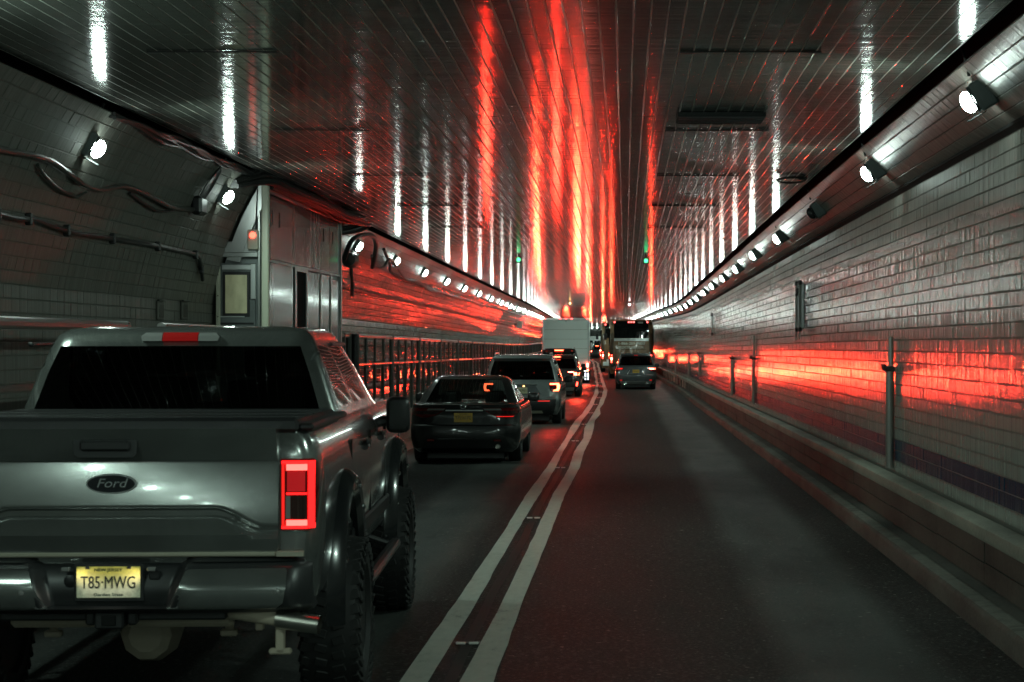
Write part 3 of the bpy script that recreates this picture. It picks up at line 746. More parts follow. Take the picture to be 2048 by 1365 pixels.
# local: x toward the road is 0, wall is negative; y 0..Lb
zs = [p[1] for p in LPROF]; xs = [p[0] for p in LPROF]
def wallx(Z): return float(np.interp(Z, zs, xs))-bx
body = MB()
poly = [(-.03,bz0)]+[(-.03,bz1)]+[(wallx(z)+.04,z) for z in (3.90,3.75,3.55,3.3,3.0,2.6,2.0,bz0)]
body.prism(poly, 'y', .06, Lb-.02); body.make('body', 'greypaint', t)
# road side: framed metal sheets
cols = [0.10, 1.75, 2.05, 2.62, 2.78, 3.85, 4.0, 5.3, Lb-.06]
def sheet(y0, y1, z0, z1, m='panel', name='panel', x=0.0, d=.02): return MB().box((x-d/2,(y0+y1)/2,(z0+z1)/2), (d,y1-y0,z1-z0), .004).make(name, m, t)
for y0, y1 in ((.12,2.02),(2.04,4.0),(4.02,5.2),(5.22,Lb-.1)): sheet(y0, y1, 3.0, 3.78)
sheet(.12, 2.0, bz0+.02, 2.97); sheet(2.12, 2.26, bz0+.02, 2.97, 'steel', 'door_jamb', .012)
sheet(2.28, 3.02, bz0, 2.92, 'void', 'door_opening', -.008, .012)
sheet(3.04, 3.16, bz0+.02, 2.97, 'steel', 'door_jamb', .012); sheet(2.26, 3.04, 2.92, 2.97, 'steel', 'lintel', .012)
sheet(3.18, 4.28, bz0+.02, 2.94); sheet(4.30, 5.25, bz0+.02, 2.94); sheet(5.27, Lb-.1, bz0+.02, 2.90)
for yy in (4.29, 5.26): sheet(yy-.02, yy+.02, bz0+.02, 2.97, 'steel', 'seam_strip', .014, .012)
sheet(.10, Lb-.08, 2.965, 2.995, 'steel', 'seam_strip', .010, .014); sheet(.10, Lb-.08, 3.79, 3.90, 'steel', 'top_rail', .018, .03)
sheet(Lb-.08, Lb+.02, bz0, 3.9, 'steel', 'corner_post', .025, .05)
for yy in (.45,.95,4.6,5.5): sheet(yy, yy+.05, 3.42, 3.60, 'void', 'slit', .003, .006)
b = MB(); b.tube([(.04,.2,3.86),(.04,3.0,3.84)], .03, 8); b.make('gutter_pipe', 'gunkdark', t)
# front face (towards the viewer)
b = MB(); b.box((-.0,.03,(bz0+bz1)/2), (.085,.10,bz1-bz0), .012); b.make('corner_post', 'cream', t)
b = MB(); b.box((-.075,.035,(bz0+bz1)/2), (.035,.06,bz1-bz0), .008); b.make('corner_post', 'steel', t)
# sloping edge trim following the vault
pts = [(wallx(z)+.06, .03, z) for z in (2.98,3.1,3.25,3.45,3.65,3.80,3.90)]
V = []; F = []
for x, y_, z in pts: V += [(x,.0,z),(x+.16*(1 if z < 3.8 else .5),.0,z-.03),(x,.07,z),(x+.16*(1 if z < 3.8 else .5),.07,z-.03)]
for i in range(len(pts)-1):
    a = i*4; F += [(a,a+1,a+5,a+4),(a+1,a+3,a+7,a+5),(a+3,a+2,a+6,a+7),(a+2,a,a+4,a+6)]
mesh('edge_trim', V, F, 'steel', t)
for k in range(9):
    z = 3.22+k*.07; x0 = wallx(z)+.24; x1 = -.12
    if x1-x0 > .04: MB().box(((x0+x1)/2,.035,z), (x1-x0,.035,.06), .006, Matrix.Rotation(.5,3,'X')).make('louver', 'steel', t)
MB().box((-.33,.04,3.13), (.46,.04,.14), .006).make('fascia', 'steel', t); MB().box((-.35,.02,3.04), (.52,.06,.06), .008).make('lintel', 'steel', t)
MB().box((-.565,.03,1.83), (.05,.06,2.15), .006).make('door_jamb', 'cream', t)
for k in range(7): MB().lathe([(.008,-.004),(.008,.004)], c=(-.565,-.004,1.3+k*.25), axis='y', n=8).make('rivet', 'gunkdark', t)
d = MB().box((-.33,.04,1.84), (.42,.03,2.2), .008).make('door', 'greypaint', t)
MB().box((-.34,.018,2.89), (.36,.02,.06), .006).make('header', 'alu', d); MB().box((-.145,.015,2.72), (.055,.03,.42), .006).make('closer_arm', 'alu', d)
MB().box((-.35,.022,2.57), (.33,.016,.54), .03).make('window_seal', 'black', d)
MB().box((-.35,.012,2.57), (.26,.012,.46), .01).make('window', 'boothglow', d)
MB().box((-.34,.02,2.22), (.40,.015,.02), .003).make('kick_strip', 'black', d); MB().box((-.38,.018,2.06), (.12,.03,.2), .01).make('latch_box', 'black', d)
MB().box((-.40,.018,2.30), (.30,.012,.015), .002).make('sill', 'alu', d)
bx_ = MB().box((-.14,-.005,3.22), (.13,.09,.24), .01).make('alarm_box', 'gunk', t)
bm = MB(); bm.lathe([(.032,-.075),(.04,-.06),(.04,-.04)], c=(-.14,0,3.27), axis='y', n=12); bm.make('indicator', 'redlamp', bx_)
b = MB(); b.tube([(-.11,-.01,3.34),(-.10,-.01,3.6),(-.09,.0,3.85)], .009, 6); b.make('wire', 'cable', t)
# cable bundle over the booth
rr = random.Random(4)
bt = thing('cable_bundle', 'thick bundle of black hoses lying over the top of the booth', 'cable bundle', P3(bx, by0, 3.9))
for k in range(22):
    ox, oz = rr.gauss(.04,.055), rr.gauss(0,.04)
    pts = [Vector((-.14+ox*.3,-1.2,-.12+oz*.3)),Vector((-.02+ox,-.1,.04+oz)),Vector((.08+ox,1.4,.0+oz)),Vector((.12+ox,3.2,-.02+oz+rr.gauss(0,.02))),Vector((.14+ox,5.0,-.06+oz+rr.gauss(0,.02))),Vector((.16+ox*1.2,6.7,-.05+oz*1.2)),Vector((.12+ox*1.4,7.35+rr.random()*.4,-.02+oz)),Vector((-.02+ox,7.3+rr.random()*.3,-.12+oz)),Vector((-.12,6.9,-.2+oz))]
    b = MB(); b.tube(spline(pts, 5), rr.uniform(.014,.026), 6); b.make('hose', 'cable', bt)
bt2 = thing('cable_bundle', 'dark cables strung along the ceiling edge before the booth', 'cable bundle', P3(-4.36, 17.0, 3.92))
for k in range(6):
    ox = rr.gauss(0,.03); pts = [Vector((ox+rr.gauss(0,.02), yy, rr.gauss(0,.02))) for yy in np.arange(0, 7.2, .9)]
    b = MB(); b.tube(spline(pts, 4), rr.uniform(.012,.02), 6); b.make('hose', 'cable', bt2)
hb = thing('junction_box', 'dark clump of cable fittings on the left wall near the booth', 'junction box', lwall(398,412,.08))
b = MB(); b.box((0,0,0), (.12,.3,.2), .03); b.make('case', 'black', hb)
for k in range(5): c = MB(); c.tube(spline([Vector((.03,-.1+k*.05,.08)),Vector((.10,.0+k*.07,.25)),Vector((.22,.25+k*.05,.48+.03*k))], 5), .012, 6); c.make('lead', 'cable', hb)
lw_t = thing('loudspeaker', 'grey drum-shaped fitting with hoses on the left wall just past the booth', 'fitting', lwall(700,520,.15))
b = MB(); b.lathe([(.03,-.2),(.11,-.18),(.13,-.05),(.13,.18),(.10,.22)], axis='y', n=16); b.make('drum', 'conduit', lw_t)
b = MB(); b.tube([(0,.1,-.1),(.02,.15,-.4),(.0,.2,-.6)], .03, 8); b.make('hose', 'cable', lw_t)

# ================================================================== VEHICLES
FX = [-1,-.985,-.95,-.90,-.82,-.70,-.5,-.25,0,.25,.5,.70,.82,.90,.95,.985,1]
def rear_y(s, x):
    z, w, yr, yf, rr, rf, bow = s; a = min(abs(x), w); r = min(rr, w*.9)
    c = 0 if a <= w-r else r-math.sqrt(max(0, r*r-(a-(w-r))**2))
    return yr+bow*(a/w)**2+c
def front_y(s, x):
    z, w, yr, yf, rr, rf, bow = s; a = min(abs(x), w); r = min(rf, w*.9)
    c = 0 if a <= w-r else r-math.sqrt(max(0, r*r-(a-(w-r))**2))
    return yf-bow*(a/w)**2-c
def ring(s, FY):
    z, w = s[0], s[1]; pts = [(f*w, rear_y(s, f*w), z) for f in FX]
    y0, y1 = rear_y(s, w), front_y(s, w)
    pts += [(w, y0+(y1-y0)*f, z) for f in FY]
    pts += [(f*w, front_y(s, f*w), z) for f in FX[::-1][1:-1]]
    pts += [(-w, y0+(y1-y0)*f, z) for f in FY[::-1]]
    return pts
def tags(FY):
    t = [('rear', FX[i], FX[i+1]) for i in range(len(FX)-1)]
    fy = [0]+list(FY)
    t += [('right', fy[i], fy[i+1]) for i in range(len(fy)-1)]
    fx = FX[::-1]; t += [('front', fx[i+1], fx[i]) for i in range(len(FX)-1)]
    t += [('left', fy[i], fy[i+1]) for i in range(len(fy)-1)][::-1]
    return t
def loft(sl, FY, glass=None, cap0=True, cap1=True):
    """stacked outlines; glass(row, tag) names the pane a cell belongs to, or None for bodywork"""
    V = []; R = [ring(s, FY) for s in sl]; N = len(R[0])
    for r in R: V += r
    T = tags(FY); F = {None: []}
    for j in range(len(sl)-1):
        for k in range(N):
            q = (j*N+k, j*N+(k+1)%N, (j+1)*N+(k+1)%N, (j+1)*N+k)
            g = glass(j, T[k]) if glass else None
            F.setdefault(g, []).append(q)
    if cap0: F[None].append(tuple(range(N))[::-1])
    if cap1: F[None].append(tuple(range((len(sl)-1)*N, len(sl)*N)))
    return V, F
def used_only(V, F):
    ids = sorted({i for f in F for i in f}); mp = {a: b for b, a in enumerate(ids)}
    return [V[i] for i in ids], [tuple(mp[i] for i in f) for f in F]
def interp_slice(sl, z):
    if z <= sl[0][0]: return sl[0]
    for a, b in zip(sl[:-1], sl[1:]):
        if a[0] <= z <= b[0]:
            t = (z-a[0])/max(1e-6, b[0]-a[0]); return tuple(a[i]+(b[i]-a[i])*t for i in range(7))
    return sl[-1]
def rearF(sl): return lambda x, z: rear_y(interp_slice(sl, z), x)
def cut_arches(o, cyl):
    """cut wheel openings: cyl = (y, z, radius, half width list)"""
    b = MB()
    for y, z, r, xa, xb in cyl: b.lathe([(r, xa), (r, xb)], c=(0, y, z), axis='x', n=32)
    c = b.make('arch_cutter', 'black', None)
    md = o.modifiers.new('arch', 'BOOLEAN'); md.object = c; md.operation = 'DIFFERENCE'; md.solver = 'EXACT'
    bpy.context.view_layer.update()
    me = bpy.data.meshes.new_from_object(o.evaluated_get(bpy.context.evaluated_depsgraph_get()))
    o.modifiers.clear(); o.data = me; bpy.data.objects.remove(c, do_unlink=True)
    me.shade_smooth(); me.set_sharp_from_angle(angle=math.radians(32))
WH = {}
def wheel(t, x, y, r, w, side, mrim='rim', lug=False):
    key = (round(r,3), round(w,3), mrim, lug)
    if key not in WH:
        T = MB(); h = w/2
        T.lathe([(r*.62,-h*.80),(r*.66,-h*.98),(r*.86,-h*1.0),(r*.965,-h*.86),(r*.985 if lug else r,-h*.6),(r*.985 if lug else r,h*.6),(r*.965,h*.86),(r*.86,h*1.0),(r*.66,h*.98),(r*.62,h*.80)], n=40)
        if not lug:
            pass
        R = MB(); R.lathe([(.02,h*.55),(r*.16,h*.6),(r*.2,h*.45),(r*.52,h*.35),(r*.60,h*.78),(r*.645,h*.86),(r*.645,-h*.7),(.02,-h*.7)], n=32)
        for k in range(6 if not lug else 8):
            a = 2*math.pi*k/(6 if not lug else 8)
            R.box((h*.6, math.cos(a)*r*.38, math.sin(a)*r*.38), (h*.3, r*.10, r*.46), .006, Matrix.Rotation(a-math.pi/2, 3, 'X'))
        WH[key] = [T, R, None]
        if lug:
            L = MB(); n = 34
            for k in range(n):
                a = 2*math.pi*k/n
                for s in (-1, 1):
                    aa = a+(.5*s)*math.pi/n
                    Rm = Matrix.Rotation(aa, 3, 'X')
                    for (xc, wx, ly, hh, dr) in ((h*.78*s, h*.40, r*.12, .022, -.012), (h*.30*s, h*.42, r*.10, .020, .0), (h*1.0*s, h*.10, r*.12, .05, -.06)):
                        p = Rm @ Vector((0, 0, r-.010+dr)); tw = Matrix.Rotation(.28*s, 3, 'Z')
                        L.box((xc, p.y, p.z), (wx, ly, hh), .004, Rm @ tw)
            WH[key][2] = L
    W = WH[key]
    def put(name, src, m, par):
        if isinstance(src, MB):
            o = src.make(name, m, par); return o, o.data
        return link(name, src, par), src
    o, me = put('wheel', W[0], 'rubber', t); W[0] = me
    o.location = (x, y, r); o.rotation_euler = (0, 0, 0 if side > 0 else math.pi)
    r2, me = put('rim', W[1], mrim, o); W[1] = me
    if W[2] is not None: r3, me = put('tread', W[2], 'rubber', o); W[2] = me; r3['kind'] = 'stuff'
    return o
def pz(t, name, F, rows, m, nx=6, d=.012, sub=3, back=.012, ang=40):
    V, Fc = patch(F, refine(rows, sub), nx, d, back); return mesh(name, V, Fc, m, t, ang)
def mirr(rows): return [(z, -b, -a) for z, a, b in rows]
def both(t, name, F, rows, m, **k): return pz(t, name, F, rows, m, **k), pz(t, name, F, mirr(rows), m, **k)
def plate(t, F, x, z, m, txt, top='', bottom='', ink='ink', w=.305, h=.152, d=.022):
    y = F(x, z)-d
    p = MB().box((x, y, z), (w, .008, h), .003).make('licence_plate', m, t)
    text('plate_number', txt, h*.56, ink, p, (x, y-.0045, z-h*.02), .001, width=w*.86)
    if top: text('plate_heading', top, h*.14, ink, p, (x, y-.0045, z+h*.39), .0008, width=w*.44)
    if bottom: text('plate_motto', bottom, h*.13, ink, p, (x, y-.0045, z-h*.39), .0008, width=w*.46)
    return p
def mirror(t, x, y, z, w, h, m='black', sx=1):
    b = MB(); b.box((x, y, z), (w, .14, h), min(w,h)*.35); b.box((x-sx*w*.6, y+.02, z-h*.25), (w*.7, .06, h*.28), .02)
    return b.make('wing_mirror', m, t)
def seats(t, ys, z, xs, h=.45):
    for y in ys:
        for x in xs:
            b = MB(); b.box((x, y, z-.02), (.46,.14,h), .05); b.box((x, y, z+h*.5+.08), (.26,.09,.17), .04); b.make('seat', 'seat', t)

def car(name, label, cat, loc, rz, paint, lower, upper, FYu, glassrows, rear_a, pillars, wheels, rim='rim', rear_glass='tint', side_glass='tint', front_glass='glass', group=None, rear_rows=None):
    t = thing(name, label, cat, loc, rz, group)
    FYl = (.06,.14,.22,.32,.45,.58,.70,.80,.88,.95,1)
    V, F = loft(lower, FYl); o = mesh('body', V, F[None], paint, t, 32)
    r, w, y1, y2, x = wheels
    hw = lower[2][1]
    cut_arches(o, [(yy, r, r*1.17, s*(x-w*.9), s*(hw+.3)) for yy in (y1, y2) for s in (-1, 1)])
    rr_ = rear_rows or glassrows
    def g(j, tg):
        k, a, b = tg
        if k == 'rear' and j in rr_ and a >= -rear_a-1e-6 and b <= rear_a+1e-6: return 'rear_window'
        if k == 'front' and j in glassrows and a >= -.9 and b <= .9: return 'windscreen'
        if k in ('left','right') and j in glassrows:
            for n, (pa, pb) in enumerate(pillars):
                if a >= pa-1e-6 and b <= pb+1e-6: return 'side_window_%s%d' % (k, n)
    V, F = loft(upper, FYu, g, cap0=False)
    v, f = used_only(V, F.pop(None)); mesh('cabin_shell', v, f, paint, t, 40)
    for k, fs in F.items():
        v, f = used_only(V, fs)
        mesh('side_window' if k.startswith('side') else k, v, f, rear_glass if k == 'rear_window' else front_glass if k == 'windscreen' else side_glass, t, 40)
    for yy in (y1, y2):
        for s in (-1, 1): wheel(t, s*(x-w*.5+.02), yy, r, w, s, rim)
    zb = lower[0][0]; b = MB(); b.box((0, 2.4, zb*.80), (2*(x-w)-.02, 4.0, zb*.9), .02); b.make('underbody_block', 'black', t)  # low black block added to hide red glow beneath the car
    return t

# ------------------------------------------------------------------ silver pickup (nearest)
def build_pickup():
    HDG = .040
    loc = P3(-2.50, 9.76, 0); t = thing('pickup_truck', 'lifted silver pickup truck with black bed cover and lit tail light, nearest vehicle', 'pickup truck', loc, HDG)
    L0 = [(.72,.97,.02,5.70,.10,.3,.02),(.80,.985,.0,5.82,.10,.35,.02),(1.05,1.0,.0,5.86,.09,.4,.02),(1.30,1.0,.0,5.86,.09,.4,.02),(1.42,.985,.0,5.80,.09,.4,.02),(1.50,.965,.005,5.70,.08,.45,.02),(1.545,.93,.02,5.60,.08,.5,.02)]
    FYl = (.04,.1,.2,.3,.33,.45,.58,.70,.80,.88,.95,1)
    V, F = loft(L0, FYl); body = mesh('body', V, F[None], 'silver', t, 32)
    W = 1.10
    cut_arches(body, [(yy, .60, .575, s*.62, s*1.3) for yy in (1.28, 4.96) for s in (-1, 1)])
    b = MB(); b.box((0,.82,1.30), (1.62,1.5,.46), .02); 
    F0 = rearF(L0)
    # cab
    U = [(1.53,.93,1.66,4.60,.14,.35,.03),(1.60,.90,1.68,4.42,.14,.35,.03),(1.80,.83,1.74,4.02,.13,.3,.03),(1.955,.765,1.80,3.70,.12,.3,.03),(2.02,.735,1.84,3.58,.12,.3,.03),(2.055,.69,1.92,3.46,.12,.3,.03),(2.07,.58,2.05,3.3,.1,.2,.03)]
    FYu = (.05,.40,.45,.86,.93,1)
    def g(j, tg):
        k, a, b = tg
        if k == 'rear' and j in (0,1,2) and a >= -.9001 and b <= .9001: return 'rear_window'
        if k == 'front' and j in (0,1,2,3) and a >= -.9 and b <= .9: return 'windscreen'
        if k in ('left','right') and j in (1,2):
            if a >= .05-1e-6 and b <= .40+1e-6: return 'side_window_a'+k
            if a >= .45-1e-6 and b <= .86+1e-6: return 'side_window_b'+k
    V, F = loft(U, FYu, g, cap0=False); v, f = used_only(V, F.pop(None)); mesh('cab', v, f, 'silver', t, 40)
    for k, fs in F.items():
        v, f = used_only(V, fs); mesh('side_window' if k.startswith('side') else k, v, f, 'tint' if k != 'windscreen' else 'glass', t, 40)
    FU = rearF(U)
    # rubber frame round the rear window
    V, Fc = patch(FU, refine([(1.54,-.85,.85),(1.555,-.85,.85)], 1), 10, .008); mesh('window_seal', V, Fc, 'black', t)
    seats(t, (2.35,3.45), 1.52, (-.42,.42), .5)
    MB().box((0,4.1,1.5), (1.6,.3,.12), .05).make('dashboard', 'seat', t)
    # third brake light under the roof edge
    def FR(x, z): return FU(x, z)
    pz(t, 'high_brake_light', FR, [(1.985,-.10,.10),(2.035,-.10,.10)], 'roof_red', nx=3, d=.028)
    both(t, 'cargo_lamp', FR, [(1.985,.104,.215),(2.010,.104,.225),(2.035,.104,.20)], 'clearlens', nx=3, d=.025)
    # black bed cover
    b = MB(); b.box((0,.86,1.572), (1.80,1.66,.05), .015); b.box((0,.045,1.575), (1.80,.06,.075), .018); cv = b.make('bed_cover', 'black', t)
    for yy in (.45,.88,1.3): MB().box((0,yy,1.599), (1.76,.02,.006), 0).make('cover_seam', 'gunkdark', cv)
    for s in (-1,1): MB().box((s*.935,.86,1.566), (.075,1.66,.035), .012).make('bed_rail_cap', 'black', t)
    # tailgate : pressed panel with a raised upper lip and a stepped groove
    def zg(x): return 1.162-.088*float(smooth((abs(x)-.49)/.25))
    def tg(x, z):
        a = abs(x); k = 1-.72*float(smooth((a-.52)/.24)); g = zg(x); d = z-g
        if z > 1.405: y = -.014-(z-1.405)*.42-.006
        elif d > .022: y = .000+(z-1.18)*.125+.18*(z-1.30)**2
        else:
            yt = (g+.022-1.18)*.125+.18*(g+.022-1.30)**2
            if d > -.014: y = yt+.046*k*float(smooth((.022-d)/.036))
            else:
                zb = min(1.045, g-.05)
                y0 = yt+.046*k
                if z > zb: t_ = (g-.014-z)/(g-.014-zb); y = y0+(-.030-y0)*(t_**.85)
                else: y = -.030+(zb-z)*.34
        return y-.035+.012*(a/.8)**2
    zs_ = sorted(set(list(np.linspace(.955,1.04,6))+list(np.linspace(1.045,1.21,36))+list(np.linspace(1.22,1.40,14))+[1.404,1.406]+list(np.linspace(1.42,1.565,8))))
    xs_ = np.linspace(-.805,.805,90); V = []; Fc = []
    for z in zs_:
        for x in xs_: V.append((x, tg(x, z), z))
    n = len(xs_)
    for j in range(len(zs_)-1):
        for i in range(n-1): Fc.append((j*n+i, j*n+i+1, (j+1)*n+i+1, (j+1)*n+i))
    rg = [i for i in range(n)]+[j*n+n-1 for j in range(1, len(zs_))]+[(len(zs_)-1)*n+i for i in range(n-2,-1,-1)]+[j*n for j in range(len(zs_)-2,0,-1)]
    k0 = len(V)
    for r in rg: x, y, z = V[r]; V.append((x, .03, z))
    for i in range(len(rg)): Fc.append((rg[(i+1)%len(rg)], rg[i], k0+i, k0+(i+1)%len(rg)))
    gate = mesh('tailgate', V, Fc, 'silver', t, 28)
    # shadowed joint lines round the tailgate
    # handle in a black recess
    hx = -.015; y0 = tg(0, 1.48)
    MB().prism([(hx-.155,1.535),(hx+.155,1.535),(hx+.15,1.44),(hx+.125,1.425),(hx-.125,1.425),(hx-.15,1.44)], 'y', y0-.012, y0+.03).make('handle_bezel', 'gunkdark', gate)
    MB().box((hx,y0-.022,1.482), (.24,.02,.05), .01).make('handle', 'black', gate)
    # oval badge
    ez = 1.293; ey = tg(0, ez)
    def oval(rx, rz, ya, yb, name, m, par):
        p = [(rx*math.cos(a), ez+rz*math.sin(a)) for a in np.linspace(0, 2*math.pi, 40, endpoint=False)]
        return MB().prism(p, 'y', ya, yb).make(name, m, par)
    bd = oval(.122,.049, ey-.014, ey+.02, 'badge', 'emblem_edge', gate); oval(.114,.042, ey-.017, ey, 'badge_face', 'emblem', bd)
    text('badge_script', 'Ford', .062, 'emblem_edge', bd, (0, ey-.018, ez+.002), .002, shear=.28, width=.15)
    for x0 in (-.62, .62): pass
    # bottom strip of the tailgate, worn
    MB().box((0,-.02,.948), (1.60,.05,.022), .006).make('scuff_strip', 'gunk', gate)
    # corner pillars of the bed beside the tailgate carry the lamps
    lampF = lambda x, z: F0(x, z)
    for s in (1, -1):
        rows = [(1.063,.815,.955),(1.10,.815,.985),(1.24,.815,.995),(1.36,.815,.995),(1.40,.815,.985),(1.412,.815,.97)]
        def sg(rs): return rs if s > 0 else mirr(rs)
        tl = pz(t, 'tail_light', lampF, sg(rows), 'redlens', nx=8, d=.03)
        def seg(z0, z1, a, b, m, d=.036, nm='light_bar', nx=4): return pz(tl, nm, lampF, sg([(z0,a,b),(z1,a,b)]), m, nx=nx, d=d, sub=5)
        seg(1.355,1.385,.845,.945,'pk_hot'); seg(1.085,1.112,.845,.945,'pk_hot')
        seg(1.072,1.401,.949,.979,'pk_run'); seg(1.387,1.402,.822,.947,'pk_run'); seg(1.070,1.084,.822,.947,'pk_run'); seg(1.236,1.246,.845,.945,'pk_run')
        seg(1.086,1.385,.822,.836,'run_dim')
        seg(1.252,1.350,.848,.935,'run_block',.033,'lens_block'); seg(1.118,1.232,.868,.942,'darklens',.034,'reverse_lens'); seg(1.12,1.23,.842,.864,'clearlens',.034,'reverse_lens')
        pz(t, 'lamp_apron', lampF, sg([(.955,.815,.93),(1.055,.815,.94)]), 'silver', nx=4, d=.012)
    # bumper
    def bF(x, z):
        a = abs(x); y = -.165+.05*(a/.9)**2+.05*((z-.775)/.12)**2
        if a > .86: y += .9*(a-.86)**2*10
        y += .05*float(smooth((z-.885)/.05)) + .06*float(smooth((.70-z)/.04))
        rec = float(smooth(((.315+(z-.70)*.35)-a)/.06)); 
        if z > .70: y += .085*rec
        return y
    zb = list(np.linspace(.665,.935,34)); xb = np.linspace(-.965,.965,260); V = []; Fc = []; n = len(xb)
    for z in zb:
        for x in xb: V.append((x, bF(x, z), z))
    for j in range(len(zb)-1):
        for i in range(n-1): Fc.append((j*n+i, j*n+i+1, (j+1)*n+i+1, (j+1)*n+i))
    rg = [i for i in range(n)]+[j*n+n-1 for j in range(1, len(zb))]+[(len(zb)-1)*n+i for i in range(n-2,-1,-1)]+[j*n for j in range(len(zb)-2,0,-1)]
    k0 = len(V)
    for r in rg: x, y, z = V[r]; V.append((x, max(y+.03, .06 if abs(x) < .9 else y+.2), z))
    for i in range(len(rg)): Fc.append((rg[(i+1)%len(rg)], rg[i], k0+i, k0+(i+1)%len(rg)))
    bp = mesh('bumper', V, Fc, 'gunkdark', t, 40)
    both(bp, 'bumper_pad', bF, [(.690,.275,.80),(.72,.30,.84),(.80,.345,.855),(.875,.372,.857),(.886,.385,.85)], 'silver', nx=10, d=.008, sub=3)
    both(bp, 'step_pad', bF, [(.915,.36,.93),(.938,.36,.93)], 'gunkdark', nx=10, d=.02)
    both(t, 'corner_step', lambda x, z: -.02, [(.938,.80,.93),(.962,.80,.93)], 'gunk', nx=3, d=.03)
    for x in (-.40,.815): 
        c = MB(); c.lathe([(.006,-.012),(.013,-.008),(.013,.0)], c=(x, bF(x,.78)-.004, .78), axis='y', n=10); c.make('parking_sensor', 'clearlens', bp)
    c = MB(); c.lathe([(.02,-.01),(.034,-.004),(.034,.004)], c=(-.185, bF(-.185,.83)-.004, .825), axis='y', n=14); c.make('spare_key_cover', 'black', bp)
    c = MB(); c.box((.215, bF(.2,.84)-.006,.855), (.05,.012,.05), .008); c.make('socket_cover', 'black', bp)
    pf = MB(); pf.box((0, bF(0,.82)-.010,.818), (.335,.012,.185), .012); pf.make('plate_frame', 'gunkdark', bp)
    plate(t, bF, 0, .822, 'plate_nj', 'T85·MWG', 'NEW JERSEY', 'Garden State', d=.024)
    for x in (-.205, .205):
        pl = MB().box((x, bF(0,.82)-.02,.885), (.04,.03,.02), .004).make('plate_lamp', 'clearlens', t)
        ld = bpy.data.lights.new('plate_beam', 'AREA'); ld.size = .02; ld.energy = .06; ld.spread = math.radians(75); ld.color = (1.0,.96,.82)
        lo = bpy.data.objects.new('plate_beam', ld); COL.objects.link(lo); lo.parent = pl; lo.location = (x*.95, bF(0,.82)-.075, .885)
        lo.rotation_euler = (Vector((0, bF(0,.82)-.02, .80))-Vector(lo.location)).to_track_quat('-Z', 'Y').to_euler()
    for x in (-.10,.10): MB().box((x, bF(0,.82)-.026,.892), (.02,.012,.012), .003).make('plate_screw', 'gunkdark', t)
    # hitch, axle, exhaust, shocks
    b = MB(); b.box((0,-.02,.635), (.14,.14,.085), .01); b.box((0,.05,.66), (1.1,.09,.075), .01); b.box((-.10,-.01,.64), (.05,.06,.07), .01); b.box((.10,-.01,.64), (.05,.06,.07), .01); b.make('tow_hitch', 'gunkdark', t)
    MB().box((0,-.092,.635), (.07,.01,.05), .004).make('hitch_socket', 'void', t)
    ax = MB(); ax.tube([(-.95,1.28,.52),(-.3,1.28,.53),(.3,1.28,.53),(.95,1.28,.52)], .055, 12); ax.make('rear_axle', 'rust', t)
    b = MB(); b.lathe([(.09,-.20),(.135,-.17),(.158,-.08),(.165,0),(.15,.12)], c=(-.02,1.1,.415), axis='y', n=10); b.box((-.02,1.0,.54),(.30,.20,.14),.025); b.make('differential', 'rust', t)
    b = MB(); b.box((.35,1.4,.69), (.09,2.6,.12), .015); b.box((-.45,1.4,.69), (.09,2.6,.12), .015); b.box((0,.25,.60),(1.1,.10,.08),.02); b.box((-.25,.5,.60),(.5,.3,.1),.03); b.make('chassis_rail', 'rust', t)
    ex = MB(); ex.tube(spline([Vector((.38,.55,.655)),Vector((.50,.16,.655)),Vector((.64,.03,.648)),Vector((.82,-.02,.628))], 6), .036, 16); ex.make('exhaust_pipe', 'rust', t)
    ex = MB(); ex.tube([(.80,-.02,.630),(.86,-.03,.622),(1.01,-.055,.604)], .046, 18, cap=False); ex.tube([(1.005,-.054,.6045),(.86,-.03,.622)], .039, 18, cap=False); ex.make('exhaust_tip', 'exh', t)
    b = MB(); b.box((.81,.03,.55), (.045,.04,.20), .006); b.box((.81,.03,.465), (.11,.04,.03), .008); b.box((.70,.1,.61),(.04,.06,.10),.006); b.make('exhaust_hanger', 'rust', t)
    for s in (-1, 1):
        b = MB(); b.tube([(s*.47,.95,.80),(s*.46,.75,.56)], .035, 12); b.tube([(s*.46,.75,.56),(s*.455,.70,.47)], .022, 10); b.box((s*.455,.70,.46), (.09,.05,.035), .008); b.make('shock_absorber', 'rust', t)
        b = MB()
        for k in range(4): b.box((s*.62,1.2,.56+k*.016), (.07,1.2-.2*k,.013), .003)
        b.box((s*.62,.55,.62),(.05,.06,.14),.01); b.make('leaf_spring', 'rust', t)
    # wheels, flares
    for yy in (1.28, 4.96):
        for s in (-1, 1):
            wheel(t, s*(1.12-.16), yy, .455, .32, s, 'rim', True)
            V = []; Fc = []; n = 22; P = []
            for k in range(n+1):
                a = math.pi*(-.10+1.20*k/n)
                cz, sz = math.cos(a), math.sin(a)
                for rr_, xx in ((.565,.985),(.555,1.03),(.575,1.062),(.635,1.066),(.672,1.03),(.69,.975)):
                    V.append((s*xx, yy-cz*rr_, max(.60+sz*rr_, .50)))
            m_ = 6
            for k in range(n):
                for i in range(m_-1):
                    q = (k*m_+i, k*m_+i+1, (k+1)*m_+i+1, (k+1)*m_+i); Fc.append(q if s < 0 else q[::-1])
            fl = mesh('fender_flare', V, Fc, 'flare', t, 40)
            for k in range(1, 8):
                a = math.pi*(k/8); c = MB(); c.lathe([(.004,.012),(.014,.008),(.016,.0)], c=(s*1.064, yy-math.cos(a)*.61, .60+math.sin(a)*.61), axis='x', n=8); c.make('bolt', 'chrome', fl)
            w = MB(); w.lathe([(.57,s*.60),(.57,s*.98)], c=(0,yy,.60), axis='x', n=28); 
